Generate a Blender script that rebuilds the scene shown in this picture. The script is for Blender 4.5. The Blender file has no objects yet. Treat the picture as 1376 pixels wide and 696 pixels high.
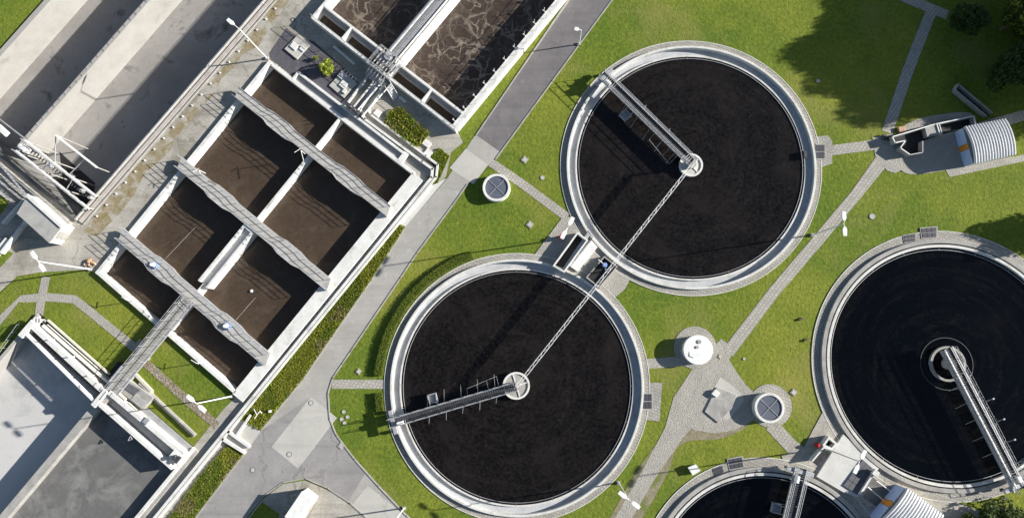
import bpy, bmesh, math, random
from mathutils import Vector, Matrix, Quaternion
from mathutils.geometry import delaunay_2d_cdt
S = bpy.context.scene
random.seed(7)
# ------------------------------------------------------------------ camera
H = 93.0; FPX = 930.0; IW, IH = 1376.0, 696.0
NAD = (710.0, 450.0)                       # where the plumb line under the drone meets the picture
cam_d = bpy.data.cameras.new('camera'); cam = bpy.data.objects.new('camera', cam_d)
S.collection.objects.link(cam); S.camera = cam
cam_d.sensor_fit = 'HORIZONTAL'; cam_d.sensor_width = 36.0; cam_d.lens = 36.0*FPX/IW
cam_d.clip_start = 1.0; cam_d.clip_end = 6000.0
d0 = Vector((NAD[0]-IW/2, IH/2-NAD[1], -FPX)).normalized()
Q = d0.rotation_difference(Vector((0, 0, -1)))
cam.rotation_mode = 'QUATERNION'; cam.rotation_quaternion = Q; cam.location = (0, 0, H)
def W(px, py, z=0.0):
    """point at height z seen at a photograph pixel (survey of the site from the drone)"""
    d = Q @ Vector((px-IW/2, IH/2-py, -FPX)).normalized()
    t = (z-H)/d.z
    return Vector((d.x*t, d.y*t, z))
# ------------------------------------------------------------------ light
SUN_EL = math.radians(21.0)
SDIR = Vector((0.988, 0.150, 0)).normalized()          # horizontal direction towards the sun
sv = Vector((SDIR.x*math.cos(SUN_EL), SDIR.y*math.cos(SUN_EL), math.sin(SUN_EL)))
sd = bpy.data.lights.new('sun', 'SUN'); sd.energy = 5.0; sd.angle = math.radians(0.55); sd.color = (1.0, 0.96, 0.89)
so = bpy.data.objects.new('sun', sd); S.collection.objects.link(so)
so.rotation_euler = sv.to_track_quat('Z', 'Y').to_euler(); so.location = (60, 20, 60)
wd = bpy.data.worlds.new('World'); S.world = wd; wd.use_nodes = True
nt = wd.node_tree; nt.nodes.clear()
o_ = nt.nodes.new('ShaderNodeOutputWorld'); b_ = nt.nodes.new('ShaderNodeBackground'); s_ = nt.nodes.new('ShaderNodeTexSky')
s_.sky_type = 'NISHITA'; s_.sun_disc = False; s_.sun_elevation = SUN_EL
s_.sun_rotation = math.atan2(SDIR.x, SDIR.y); s_.air_density = 1.0; s_.dust_density = 0.6; s_.ozone_density = 1.0
b_.inputs[1].default_value = 0.055
nt.links.new(s_.outputs[0], b_.inputs[0]); nt.links.new(b_.outputs[0], o_.inputs[0])
S.view_settings.view_transform = 'Standard'; S.view_settings.look = 'None'
S.view_settings.exposure = 1.05; S.view_settings.gamma = 1.0; S.view_settings.use_curve_mapping = False
S.render.engine = 'CYCLES'

# ------------------------------------------------------------------ materials
MATS = {}; MATS_EX = {}
def rgb(r, g, b): return (r, g, b, 1.0)
def mat(name, c1, c2=None, c3=None, s1=0.6, s2=0.08, rough=0.9, metal=0.0, bump=0.0, bscale=6.0, fine=0.25, spec=0.3, t3=(0.55, 0.75), s3=0.15, bdist=0.05):
    """c1-c2 by a two scale noise, c3 by separate blotches; s* are scales in 1/m"""
    m = bpy.data.materials.new(name); m.use_nodes = True; n = m.node_tree; n.nodes.clear()
    L = n.links.new; N = n.nodes.new
    out = N('ShaderNodeOutputMaterial'); p = N('ShaderNodeBsdfPrincipled'); L(p.outputs[0], out.inputs[0])
    p.inputs['Roughness'].default_value = rough; p.inputs['Metallic'].default_value = metal
    p.inputs['Specular IOR Level'].default_value = spec
    g = N('ShaderNodeNewGeometry'); pos = g.outputs['Position']
    def noise(scale, detail=5, rg=0.6, dist=0.0):
        t = N('ShaderNodeTexNoise'); L(pos, t.inputs['Vector']); t.inputs['Scale'].default_value = scale
        t.inputs['Detail'].default_value = detail; t.inputs['Roughness'].default_value = rg; t.inputs['Distortion'].default_value = dist
        return t.outputs['Fac']
    def ramp(f, a, b):
        r = N('ShaderNodeMapRange'); r.inputs['From Min'].default_value = a; r.inputs['From Max'].default_value = b
        r.clamp = True; L(f, r.inputs['Value']); return r.outputs['Result']
    def mix(f, a, b):
        x = N('ShaderNodeMix'); x.data_type = 'RGBA'
        if isinstance(f, float): x.inputs[0].default_value = f
        else: L(f, x.inputs[0])
        for s, v in ((6, a), (7, b)):
            if isinstance(v, tuple): x.inputs[s].default_value = v
            else: L(v, x.inputs[s])
        return x.outputs[2]
    col = rgb(*c1)
    if c2:
        col = mix(ramp(noise(s1, 6, 0.65), 0.35, 0.65), rgb(*c1), rgb(*c2))
        if fine > 0:
            f = ramp(noise(bscale*0.8, 3, 0.7), 0.3, 0.7)
            k = N('ShaderNodeMapRange'); L(f, k.inputs['Value']); k.inputs['To Min'].default_value = 1-fine; k.inputs['To Max'].default_value = 1+fine*0.6
            v = N('ShaderNodeVectorMath'); v.operation = 'SCALE'; L(col, v.inputs[0]); L(k.outputs[0], v.inputs['Scale'])
            col = v.outputs[0]
    if c3:
        col = mix(ramp(noise(s3, 7, 0.65, 0.4), t3[0], t3[1]), col, rgb(*c3))
    if isinstance(col, tuple): p.inputs['Base Color'].default_value = col
    else: L(col, p.inputs['Base Color'])
    if bump > 0:
        b = N('ShaderNodeBump'); b.inputs['Strength'].default_value = bump; b.inputs['Distance'].default_value = bdist
        L(noise(bscale, 4, 0.7), b.inputs['Height']); L(b.outputs[0], p.inputs['Normal'])
    MATS[name] = m; MATS_EX[name] = (m, n, p, noise, ramp, mix, L, N)
    return m, n, p, noise, ramp, mix, L, N
M = MATS
# lawn: green with yellow and straw patches
m, n, p, noise, ramp, mix, L, N = mat('grass', (.120,.175,.022), (.205,.240,.032), (.30,.25,.10), s1=.26, bump=.8, bscale=2.4, fine=.5, t3=(.52,.76), s3=.075, spec=.1, bdist=.12)
col = p.inputs['Base Color'].links[0].from_socket
c2_ = mix(ramp(noise(.045, 3, .5), .42, .62), (.065,.125,.016,1), (.245,.245,.038,1))
cc = mix(0.4, col, c2_)
ca = mix(ramp(noise(4.5, 3, .8), .52, .75), cc, (.055,.09,.012,1))
cb = mix(ramp(noise(1.3, 4, .7), .56, .8), ca, (.21,.22,.045,1))
L(cb, p.inputs['Base Color'])
mat('asphalt', (.27,.258,.25), (.32,.305,.295), (.22,.212,.21), s1=.5, bump=.35, bscale=9, fine=.14, s3=.12, bdist=.03)
mat('asphalt_dark', (.15,.138,.142), (.185,.172,.174), (.21,.20,.195), s1=.4, bump=.35, bscale=9, fine=.14, s3=.1, bdist=.03)
mat('asphalt_light', (.39,.37,.34), (.33,.315,.29), (.46,.44,.41), s1=.3, bump=.25, bscale=9, fine=.14, s3=.08, bdist=.03)
mat('concrete_pad', (.49,.47,.43), (.43,.415,.38), (.36,.35,.33), s1=.35, bump=.2, bscale=8, fine=.08, s3=.2, bdist=.03)
mat('yard', (.33,.305,.265), (.45,.425,.375), (.21,.19,.15), s1=.22, bump=.4, bscale=6, fine=.24, s3=.18, t3=(.52,.7), bdist=.05)
mat('dirt', (.20,.17,.11), (.30,.26,.18), (.14,.17,.04), s1=.9, bump=.6, bscale=6, fine=.3, s3=.5, t3=(.5,.6))
mat('moss_strip', (.22,.17,.075), (.34,.30,.22), (.38,.355,.31), s1=.9, bump=.6, bscale=6, fine=.3, s3=.45, t3=(.52,.60))
mat('white_wall', (.72,.71,.68), (.61,.60,.57), (.36,.34,.30), s1=.7, bump=.15, bscale=9, fine=.14, s3=.55, t3=(.54,.76), rough=.8, bdist=.02)
mat('white_concrete', (.60,.59,.56), (.52,.51,.48), (.42,.41,.38), s1=.5, fine=.1, s3=.3, bump=.15)
mat('grey_concrete', (.40,.385,.36), (.29,.28,.26), (.20,.19,.17), s1=.8, bump=.35, bscale=9, fine=.2, s3=.45, t3=(.55,.75), bdist=.03)
mat('rim', (.66,.65,.62), (.54,.53,.50), (.36,.335,.26), s1=.8, bump=.12, bscale=9, fine=.14, s3=.35, t3=(.53,.74), rough=.75, bdist=.02)
mat('wet_channel', (.34,.34,.34), (.27,.275,.29), (.20,.20,.19), s1=.7, fine=.1, s3=.4, rough=.45, spec=.5)
mat('launder', (.54,.545,.55), (.43,.44,.455), (.33,.32,.27), s1=.7, fine=.1, s3=.4, rough=.3, spec=.6)
mat('tank_floor', (.245,.23,.218), (.32,.305,.29), (.13,.122,.115), s1=.14, bump=.15, bscale=6, fine=.10, s3=.28, t3=(.56,.68), bdist=.03)
mat('tank_floor_pale', (.53,.52,.505), (.48,.47,.455), (.33,.33,.33), s1=.12, fine=.07, s3=.25, t3=(.56,.8), bdist=.03, bump=.08)
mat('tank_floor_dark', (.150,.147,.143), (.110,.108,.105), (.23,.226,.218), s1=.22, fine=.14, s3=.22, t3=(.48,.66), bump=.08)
mat('tank_wall', (.37,.355,.335), (.32,.305,.285), (.20,.19,.175), s1=.4, bump=.12, bscale=6, fine=.08, s3=.4, t3=(.6,.8), bdist=.03)
mat('stone_ledge', (.42,.37,.33), (.50,.46,.43), (.25,.23,.21), s1=.8, fine=.2, s3=.6, bump=.3)
mat('dark_bed', (.085,.080,.095), (.105,.10,.115), (.14,.13,.13), s1=1.2, fine=.25, s3=.6, bump=.6, bscale=8)
mat('metal', (.50,.50,.51), (.40,.40,.41), s1=2, rough=.45, metal=.35, fine=.1, spec=.5)
mat('white_paint', (.80,.80,.78), (.68,.68,.66), (.52,.50,.45), s1=1.2, s3=.8, t3=(.56,.8), rough=.5, fine=.04, spec=.4)
mat('dark_metal', (.045,.047,.055), (.065,.065,.07), s1=2, rough=.55, fine=.1)
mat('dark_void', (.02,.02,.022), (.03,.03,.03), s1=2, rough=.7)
mat('grate_iron', (.05,.05,.062), (.07,.07,.08), s1=2, rough=.6, fine=.15)
mat('tread_iron', (.10,.10,.115), (.13,.13,.14), s1=2, rough=.6, fine=.15, bump=.3, bscale=12)
mat('roof_metal', (.70,.70,.70), (.60,.60,.61), s1=.6, rough=.4, fine=.05, spec=.5)
mat('blue_paint', (.22,.32,.60), (.26,.37,.65), s1=1, rough=.5, fine=.05)
mat('pale_blue', (.36,.46,.72), (.42,.52,.76), s1=1, rough=.6, fine=.05)
mat('orange_paint', (.70,.28,.03), (.62,.22,.03), s1=1, rough=.6, fine=.05)
mat('red_paint', (.55,.02,.03), (.45,.02,.03), s1=3, rough=.5, fine=.05)
mat('cream_pipe', (.60,.57,.47), (.50,.47,.38), s1=1, rough=.5, fine=.1)
mat('rust_stone', (.45,.25,.13), (.55,.40,.28), (.30,.18,.1), s1=3, bump=.5, fine=.3, s3=1.2)
mat('bark', (.09,.07,.05), (.13,.10,.07), s1=3, bump=.5, fine=.3)
mat('roof_felt', (.33,.325,.31), (.40,.39,.37), (.24,.235,.22), s1=.8, fine=.15, s3=.7, bump=.3)
mat('glass_cover', (.10,.11,.14), (.13,.14,.17), s1=.8, rough=.35, fine=.1, spec=.5)
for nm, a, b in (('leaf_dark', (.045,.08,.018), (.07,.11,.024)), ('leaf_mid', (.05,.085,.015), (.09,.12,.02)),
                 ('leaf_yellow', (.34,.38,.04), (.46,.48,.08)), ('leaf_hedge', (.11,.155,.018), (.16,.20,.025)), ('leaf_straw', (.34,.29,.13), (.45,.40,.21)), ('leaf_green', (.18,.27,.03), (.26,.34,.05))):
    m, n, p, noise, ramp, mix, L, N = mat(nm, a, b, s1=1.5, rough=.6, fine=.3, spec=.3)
    tr = N('ShaderNodeBsdfTranslucent'); L(p.inputs['Base Color'].links[0].from_socket, tr.inputs[0]); ms = N('ShaderNodeMixShader'); ms.inputs[0].default_value = .35
    out = [q for q in n.nodes if q.type == 'OUTPUT_MATERIAL'][0]; L(p.outputs[0], ms.inputs[1]); L(tr.outputs[0], ms.inputs[2]); L(ms.outputs[0], out.inputs[0])
def streak(name, ang, dark, light):
    m = MATS_EX[name]; m, n, p, noise, ramp, mix, L, N = m
    col = p.inputs['Base Color'].links[0].from_socket; g = N('ShaderNodeNewGeometry'); mp = N('ShaderNodeMapping'); mp.inputs['Rotation'].default_value = (0, 0, ang); mp.inputs['Scale'].default_value = (.045, .75, 1)
    L(g.outputs['Position'], mp.inputs['Vector'])
    def nz(sc, d): t = N('ShaderNodeTexNoise'); t.inputs['Scale'].default_value = sc; t.inputs['Detail'].default_value = d; t.inputs['Roughness'].default_value = .6; L(mp.outputs[0], t.inputs['Vector']); return t.outputs['Fac']
    a = mix(ramp(nz(1.1, 4), .5, .75), col, dark + (1,)); 
    v = N('ShaderNodeTexVoronoi'); v.feature = 'DISTANCE_TO_EDGE'; v.inputs['Scale'].default_value = .12
    wn = N('ShaderNodeTexNoise'); wn.inputs['Scale'].default_value = .6; wn.inputs['Detail'].default_value = 5; L(g.outputs['Position'], wn.inputs['Vector'])
    ma = N('ShaderNodeVectorMath'); ma.operation = 'MULTIPLY_ADD'; L(wn.outputs['Color'], ma.inputs[0]); ma.inputs[1].default_value = (3, 3, 0); L(g.outputs['Position'], ma.inputs[2]); L(ma.outputs[0], v.inputs['Vector'])
    c = mix(ramp(v.outputs[0], .010, .003), a, dark + (1,)); f = mix(ramp(noise(.9, 3, .5), .62, .78), c, light + (1,))
    L(mix(0.55, col, f), p.inputs['Base Color'])
streak('asphalt', math.radians(-52), (.17,.165,.16), (.36,.355,.345)); streak('asphalt_dark', math.radians(-52), (.12,.115,.115), (.23,.22,.215)); streak('asphalt_light', math.radians(-52), (.26,.25,.235), (.46,.45,.43))
streak('yard', math.radians(-52), (.16,.145,.11), (.48,.455,.41)); streak('concrete_pad', math.radians(-52), (.34,.33,.30), (.52,.51,.49))
# cobbles
def cobble(name, c1, c2, mortar, sx=3.2):
    m, n, p, noise, ramp, mix, L, N = mat(name, c1, c2, None, s1=.5, fine=.2, bscale=7)
    col = p.inputs['Base Color'].links[0].from_socket
    g = N('ShaderNodeNewGeometry'); v = N('ShaderNodeTexVoronoi'); v.feature = 'DISTANCE_TO_EDGE'; v.inputs['Scale'].default_value = sx
    L(g.outputs['Position'], v.inputs['Vector'])
    v2 = N('ShaderNodeTexVoronoi'); v2.inputs['Scale'].default_value = sx; L(g.outputs['Position'], v2.inputs['Vector'])
    s = N('ShaderNodeSeparateColor'); L(v2.outputs['Color'], s.inputs[0])
    c = mix(ramp(s.outputs[0], 0, 1), col, mix(.5, col, mortar + (1,)))
    c = mix(ramp(v.outputs[0], .08, .02), c, mortar + (1,))
    L(c, p.inputs['Base Color'])
    b = N('ShaderNodeBump'); b.inputs['Strength'].default_value = .7; b.inputs['Distance'].default_value = .04
    L(ramp(v.outputs[0], .0, .15), b.inputs['Height']); L(b.outputs[0], p.inputs['Normal'])
cobble('cobble', (.45,.425,.385), (.36,.34,.305), (.30,.285,.245), 5.0)
cobble('cobble_brown', (.30,.22,.16), (.36,.33,.29), (.16,.14,.08), 2.6)
# slabs (paths of square pavers), rotated grid
def slabs(name, c1, c2, mortar, w, ang):
    m, n, p, noise, ramp, mix, L, N = mat(name, c1, c2, None, s1=.5, fine=.15, bscale=7)
    col = p.inputs['Base Color'].links[0].from_socket
    g = N('ShaderNodeNewGeometry'); mp = N('ShaderNodeMapping'); mp.inputs['Rotation'].default_value = (0, 0, ang)
    L(g.outputs['Position'], mp.inputs['Vector'])
    k = N('ShaderNodeTexBrick'); k.offset = .5; L(mp.outputs[0], k.inputs['Vector']); k.inputs['Scale'].default_value = 1
    k.inputs['Brick Width'].default_value = w; k.inputs['Row Height'].default_value = w; k.inputs['Mortar Size'].default_value = .035
    k.inputs['Color1'].default_value = (1, 1, 1, 1); k.inputs['Color2'].default_value = (.84, .84, .84, 1); k.inputs['Mortar'].default_value = (.55, .54, .50, 1)
    x = N('ShaderNodeMix'); x.data_type = 'RGBA'; x.blend_type = 'MULTIPLY'; x.inputs[0].default_value = 1.0
    L(col, x.inputs[6]); L(k.outputs[0], x.inputs[7]); L(x.outputs[2], p.inputs['Base Color'])
slabs('slab_path', (.46,.435,.395), (.39,.37,.33), None, .45, math.radians(-52))
slabs('slab_apron', (.43,.41,.375), (.34,.325,.295), None, .4, math.radians(20))
# water
def water(name, c1, c2, c3, foam=None, polar=None, rough=.12, s1=.35, s3=.2, t3=(.5,.75), spec=.5, fine=.4, bump=.1):
    m, n, p, noise, ramp, mix, L, N = mat(name, c1, c2, c3, s1=s1, s3=s3, t3=t3, rough=rough, fine=fine, bscale=3.0, spec=spec, bump=bump, bdist=.02)
    p.inputs['IOR'].default_value = 1.33
    if polar:
        col = p.inputs['Base Color'].links[0].from_socket; g = N('ShaderNodeNewGeometry')
        sb = N('ShaderNodeVectorMath'); sb.operation = 'SUBTRACT'; L(g.outputs['Position'], sb.inputs[0]); sb.inputs[1].default_value = (polar[0], polar[1], 0)
        ln = N('ShaderNodeVectorMath'); ln.operation = 'LENGTH'; L(sb.outputs[0], ln.inputs[0]); sx = N('ShaderNodeSeparateXYZ'); L(sb.outputs[0], sx.inputs[0])
        nr = N('ShaderNodeVectorMath'); nr.operation = 'NORMALIZE'; L(sb.outputs[0], nr.inputs[0])
        sc_ = N('ShaderNodeVectorMath'); sc_.operation = 'SCALE'; L(nr.outputs[0], sc_.inputs[0]); sc_.inputs['Scale'].default_value = 1.6
        cx_ = N('ShaderNodeCombineXYZ'); L(ln.outputs['Value'], cx_.inputs[2]); ad = N('ShaderNodeVectorMath'); ad.operation = 'ADD'; L(sc_.outputs[0], ad.inputs[0]); L(cx_.outputs[0], ad.inputs[1])
        tn = N('ShaderNodeTexNoise'); tn.inputs['Scale'].default_value = .8; tn.inputs['Detail'].default_value = 6; tn.inputs['Roughness'].default_value = .7; tn.inputs['Distortion'].default_value = .6; L(ad.outputs[0], tn.inputs['Vector'])
        mu = N('ShaderNodeMath'); mu.operation = 'MULTIPLY'; L(ramp(tn.outputs['Fac'], .48, .72), mu.inputs[0]); L(ramp(noise(1.8, 6, .8), .4, .65), mu.inputs[1])
        L(mix(mu.outputs[0], col, polar[2] + (1,)), p.inputs['Base Color'])
    if foam:
        col = p.inputs['Base Color'].links[0].from_socket
        g = N('ShaderNodeNewGeometry')
        nz = N('ShaderNodeTexNoise'); nz.inputs['Scale'].default_value = .35; nz.inputs['Detail'].default_value = 4; L(g.outputs['Position'], nz.inputs['Vector'])
        vs = N('ShaderNodeVectorMath'); vs.operation = 'MULTIPLY_ADD'; L(nz.outputs['Color'], vs.inputs[0]); vs.inputs[1].default_value = (4.5, 4.5, 0)
        L(g.outputs['Position'], vs.inputs[2])
        fac = None
        for sc, w_ in ((.28, .028), (.55, .018)):
            v = N('ShaderNodeTexVoronoi'); v.feature = 'DISTANCE_TO_EDGE'; v.inputs['Scale'].default_value = sc; L(vs.outputs[0], v.inputs['Vector'])
            f = ramp(v.outputs[0], w_*2.2, 0.0)
            if fac is None: fac = f
            else:
                mx = N('ShaderNodeMath'); mx.operation = 'MAXIMUM'; L(fac, mx.inputs[0]); L(f, mx.inputs[1]); fac = mx.outputs[0]
        mu = N('ShaderNodeMath'); mu.operation = 'MULTIPLY'; L(fac, mu.inputs[0]); L(ramp(noise(.22, 6, .75), .40, .60), mu.inputs[1])
        L(mix(mu.outputs[0], col, foam + (1,)), p.inputs['Base Color'])
    return m
water('sludge_water', (.068,.048,.034), (.056,.040,.028), (.100,.078,.060), rough=.3, s1=.18, s3=.35, fine=.22, t3=(.52,.85))
water('foam_water', (.048,.035,.028), (.068,.051,.041), (.042,.031,.026), foam=(.27,.225,.18), rough=.4, s1=.4, fine=.3)


water('film_water', (.05,.05,.05), (.06,.06,.06), (.04,.04,.04), rough=.15)

# ------------------------------------------------------------------ mesh helpers
class MB:
    def __init__(s): s.v = []; s.f = []
    def add(s, vs, fs):
        k = len(s.v); s.v += [Vector(a) for a in vs]; s.f += [tuple(i+k for i in f) for f in fs]; return s
    def prism(s, pts, z0, z1):
        a = sum(pts[i][0]*pts[(i+1)%len(pts)][1]-pts[(i+1)%len(pts)][0]*pts[i][1] for i in range(len(pts)))
        if a < 0: pts = pts[::-1]
        n = len(pts)
        vs = [(p[0], p[1], z0) for p in pts]+[(p[0], p[1], z1) for p in pts]
        fs = [tuple(range(n-1, -1, -1)), tuple(range(n, 2*n))]+[(i, (i+1)%n, n+(i+1)%n, n+i) for i in range(n)]
        return s.add(vs, fs)
    def bar(s, a, b, w, z0, z1, off=0.0, ext=0.0):
        """upright wall from a to b, width w, off = shift to the left of a->b"""
        a = Vector((a[0], a[1])); b = Vector((b[0], b[1])); d = (b-a).normalized(); n = Vector((-d.y, d.x))
        a = a-d*ext+n*off; b = b+d*ext+n*off
        return s.prism([a-n*w/2, b-n*w/2, b+n*w/2, a+n*w/2], z0, z1)
    def tube(s, a, b, r, r2=None, n=8):
        a = Vector(a); b = Vector(b); r2 = r if r2 is None else r2
        d = (b-a)
        if d.length < 1e-6: return s
        d.normalize(); x = d.orthogonal().normalized(); y = d.cross(x)
        vs = []
        for c, rr in ((a, r), (b, r2)):
            for i in range(n):
                t = 2*math.pi*i/n; vs.append(c+(x*math.cos(t)+y*math.sin(t))*rr)
        return s.add(vs, [(i, (i+1)%n, n+(i+1)%n, n+i) for i in range(n)]+[tuple(range(n-1, -1, -1)), tuple(range(n, 2*n))])
    def path(s, pts, r, n=6):
        for a, b in zip(pts, pts[1:]): s.tube(a, b, r, n=n)
        return s
    def obox(s, c, dx, dy, dz, ux=Vector((1, 0, 0)), tilt=None):
        """box centred at c, sized along ux, its left, and up"""
        c = Vector(c); ux = Vector(ux).normalized(); up = Vector((0, 0, 1)) if tilt is None else Vector(tilt).normalized(); uy = up.cross(ux).normalized(); up = ux.cross(uy)
        vs = [c+ux*sx*dx/2+uy*sy*dy/2+up*sz*dz/2 for sz in (-1, 1) for sx, sy in ((-1, -1), (1, -1), (1, 1), (-1, 1))]
        return s.add(vs, [(3, 2, 1, 0), (4, 5, 6, 7), (0, 1, 5, 4), (1, 2, 6, 5), (2, 3, 7, 6), (3, 0, 4, 7)])
    def lathe(s, c, prof, n=96, a0=0.0, a1=2*math.pi, closed=True):
        """revolve a profile [(r,z)] about c; closed = profile closes on itself"""
        full = abs(a1-a0-2*math.pi) < 1e-6; m = len(prof); k = n if full else n+1
        vs = []
        for i in range(k):
            t = a0+(a1-a0)*i/n
            for r, z in prof: vs.append((c[0]+r*math.cos(t), c[1]+r*math.sin(t), z))
        fs = []
        for i in range(n):
            j = (i+1) % k
            for q in range(m if closed else m-1):
                q2 = (q+1) % m; fs.append((i*m+q, j*m+q, j*m+q2, i*m+q2))
        if not full and closed: fs += [tuple(range(m)), tuple(range((k-1)*m+m-1, (k-1)*m-1, -1))]
        return s.add(vs, fs)
    def disc(s, c, r, z0, z1, n=48):
        return s.prism([(c[0]+r*math.cos(2*math.pi*i/n), c[1]+r*math.sin(2*math.pi*i/n)) for i in range(n)], z0, z1)
    def rail(s, pts, h=1.1, step=1.6, r=.03, rows=2, z=None):
        pts = [Vector(p) for p in pts]
        for a, b in zip(pts, pts[1:]):
            L_ = (b-a).length; k = max(1, round(L_/step))
            for i in range(k+1):
                p = a.lerp(b, i/k); s.tube(p, p+Vector((0, 0, h)), r, n=5)
            for q in range(rows):
                hh = h*(1-q/rows); s.tube(a+Vector((0, 0, hh)), b+Vector((0, 0, hh)), r, n=5)
        return s
def tag(o, label=None, cat=None, group=None, kind=None):
    if label: o['label'] = label
    if cat: o['category'] = cat
    if group: o['group'] = group
    if kind: o['kind'] = kind
    return o
def empty(name, loc, label, cat, group=None, rz=0.0):
    o = bpy.data.objects.new(name, None); o.empty_display_size = .5; S.collection.objects.link(o)
    o.location = loc; o.rotation_euler = (0, 0, rz); o['mw'] = 1; del o['mw']
    return tag(o, label, cat, group)
def wmat(o):
    m = Matrix.LocRotScale(o.location, o.rotation_euler.to_quaternion(), o.scale)
    return wmat(o.parent) @ m if o.parent else m
def build(name, mb, material, parent=None, label=None, cat=None, group=None, kind=None, smooth=False, bevel=0.0):
    if not mb.v: raise Exception('empty '+name)
    if parent is not None: inv = wmat(parent).inverted(); loc = None; vs = [inv @ v for v in mb.v]
    else:
        mn = Vector((min(v.x for v in mb.v), min(v.y for v in mb.v), min(v.z for v in mb.v))); mx = Vector((max(v.x for v in mb.v), max(v.y for v in mb.v), 0))
        loc = Vector(((mn.x+mx.x)/2, (mn.y+mx.y)/2, mn.z)); vs = [v-loc for v in mb.v]
    me = bpy.data.meshes.new(name); me.from_pydata(vs, [], mb.f); me.update()
    mats = material if isinstance(material, list) else [material]
    for q in mats: me.materials.append(M[q])
    o = bpy.data.objects.new(name, me); S.collection.objects.link(o)
    if parent is not None: o.parent = parent
    else: o.location = loc
    if smooth: me.polygons.foreach_set('use_smooth', [True]*len(me.polygons))
    if bevel > 0:
        bm = o.modifiers.new('bevel', 'BEVEL'); bm.width = bevel; bm.segments = 2; bm.limit_method = 'ANGLE'
    return tag(o, label, cat, group, kind)
def copy_tree(o, parent=None):
    c = o.copy(); S.collection.objects.link(c); c.parent = parent
    for ch in [x for x in S.objects if x.parent == o]: copy_tree(ch, c)
    return c
def P2(pts, z=0.0): return [W(x, y, z).xy for x, y in pts]
def inside(p, poly):
    c = False; n = len(poly)
    for i in range(n):
        a, b = poly[i], poly[(i+1) % n]
        if (a[1] > p[1]) != (b[1] > p[1]) and p[0] < (b[0]-a[0])*(p[1]-a[1])/(b[1]-a[1])+a[0]: c = not c
    return c
HOLES = []
def sheet(name, outer, material, z, holes=(), label=None, cat=None, kind='structure', group=None, parent=None):
    """flat sheet cut round the sunken tanks"""
    outer = [Vector((p[0], p[1])) for p in outer]; polys = [outer]+[[Vector((q[0], q[1])) for q in h] for h in list(HOLES)+list(holes)]
    vs = []; es = []
    for pl in polys:
        k = len(vs); vs += pl; es += [(k+i, k+(i+1) % len(pl)) for i in range(len(pl))]
    ov, oe, of, *_ = delaunay_2d_cdt(vs, es, [], 0, 1e-5)
    mb = MB(); fs = []
    for f in of:
        c = sum((ov[i] for i in f), Vector((0, 0)))/len(f)
        if inside(c, outer) and not any(inside(c, h) for h in polys[1:]):
            a = sum(ov[f[i]].x*ov[f[(i+1) % len(f)]].y-ov[f[(i+1) % len(f)]].x*ov[f[i]].y for i in range(len(f)))
            fs.append(tuple(f) if a > 0 else tuple(f[::-1]))
    used = sorted({i for f in fs for i in f}); mp = {i: k for k, i in enumerate(used)}
    mb.add([(ov[i].x, ov[i].y, z) for i in used], [tuple(mp[i] for i in f) for f in fs])
    return build(name, mb, material, parent, label, cat, group, kind)
def circ(c, r, n=96, a0=0, a1=2*math.pi): return [Vector((c[0]+r*math.cos(a0+(a1-a0)*i/n), c[1]+r*math.sin(a0+(a1-a0)*i/n))) for i in range(n)]
def smooth_poly(pts, it=2):
    for _ in range(it):
        q = []
        for a, b in zip(pts, pts[1:]+pts[:1]): q += [a.lerp(b, .25), a.lerp(b, .75)]
        pts = q
    return pts

# ------------------------------------------------------------------ frames of the sunken works
TZ = .5                                                       # wall top of the settling basins
bc = [W(131,366,TZ), W(316,527,TZ), W(556,233,TZ), W(362,84,TZ)]
def B(u, v, z=TZ):
    p = bc[0]*(1-u)*(1-v)+bc[1]*u*(1-v)+bc[2]*u*v+bc[3]*(1-u)*v; return Vector((p.x, p.y, z))
UD = (B(1,.5)-B(0,.5)).normalized(); VD = (B(.5,1)-B(.5,0)).normalized()
UL = (B(1,.5)-B(0,.5)).length; VL = (B(.5,1)-B(.5,0)).length
# aeration tanks
AZ = 1.4
a0 = W(417,24,AZ); a1 = W(612,176,AZ); AU = (a1-a0).normalized(); AV = Vector((-AU.y, AU.x, 0)); AL = (a1-a0).length
def A(u, v, z=AZ): p = a0+AU*u+AV*v; return Vector((p.x, p.y, z))       # metres
# storm tanks (top left)
KZ = .3; KD = -4.7
k0 = W(133,255,KZ); k1 = W(353,0,KZ); KV = (k1-k0).normalized(); KU = Vector((KV.y, -KV.x, 0))
def K(u, v, z=KZ): p = k0+KU*u+KV*v; return Vector((p.x, p.y, z))
# clearwater tanks (bottom left)
CZ = .4; CD = -1.9
c0 = W(238,625,CZ); c1 = W(34,447,CZ); CU = (c0-c1).normalized(); CV = Vector((-CU.y, CU.x, 0)); CL = (c1-c0).length
def Cc(u, v, z=CZ): p = c0+CU*u+CV*v; return Vector((p.x, p.y, z))      # u along the head, 0 at right end (negative to the left), v towards upper right
def hole(*pts): HOLES.append([Vector((p.x, p.y)) for p in pts])
g = .012
hole(B(-g,-g*.6), B(1+2.2/UL,-g*.6), B(1+2.2/UL,1.075), B(-g,1.0), )
hole(A(.1,.1), A(AL-.1,.1), A(AL-.1,60), A(.1,60))
KW = 40.0
def kdist(px, py, z=KZ):
    p = W(px, py, z)-k0; return p.dot(KU), p.dot(KV)
mid_u = kdist(58,160)[0]; left_u = kdist(32,36)[0]; end_v = kdist(60,258)[1]
hole(K(left_u-.1,end_v), K(.15,end_v), K(.15,75), K(left_u-.1,75))
hole(Cc(-CL-.4,3.0), Cc(.25,3.0), Cc(.25,-45), Cc(-CL-.4,-45))
print('frames', UL, VL, AL, mid_u, left_u, end_v, CL)

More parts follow.
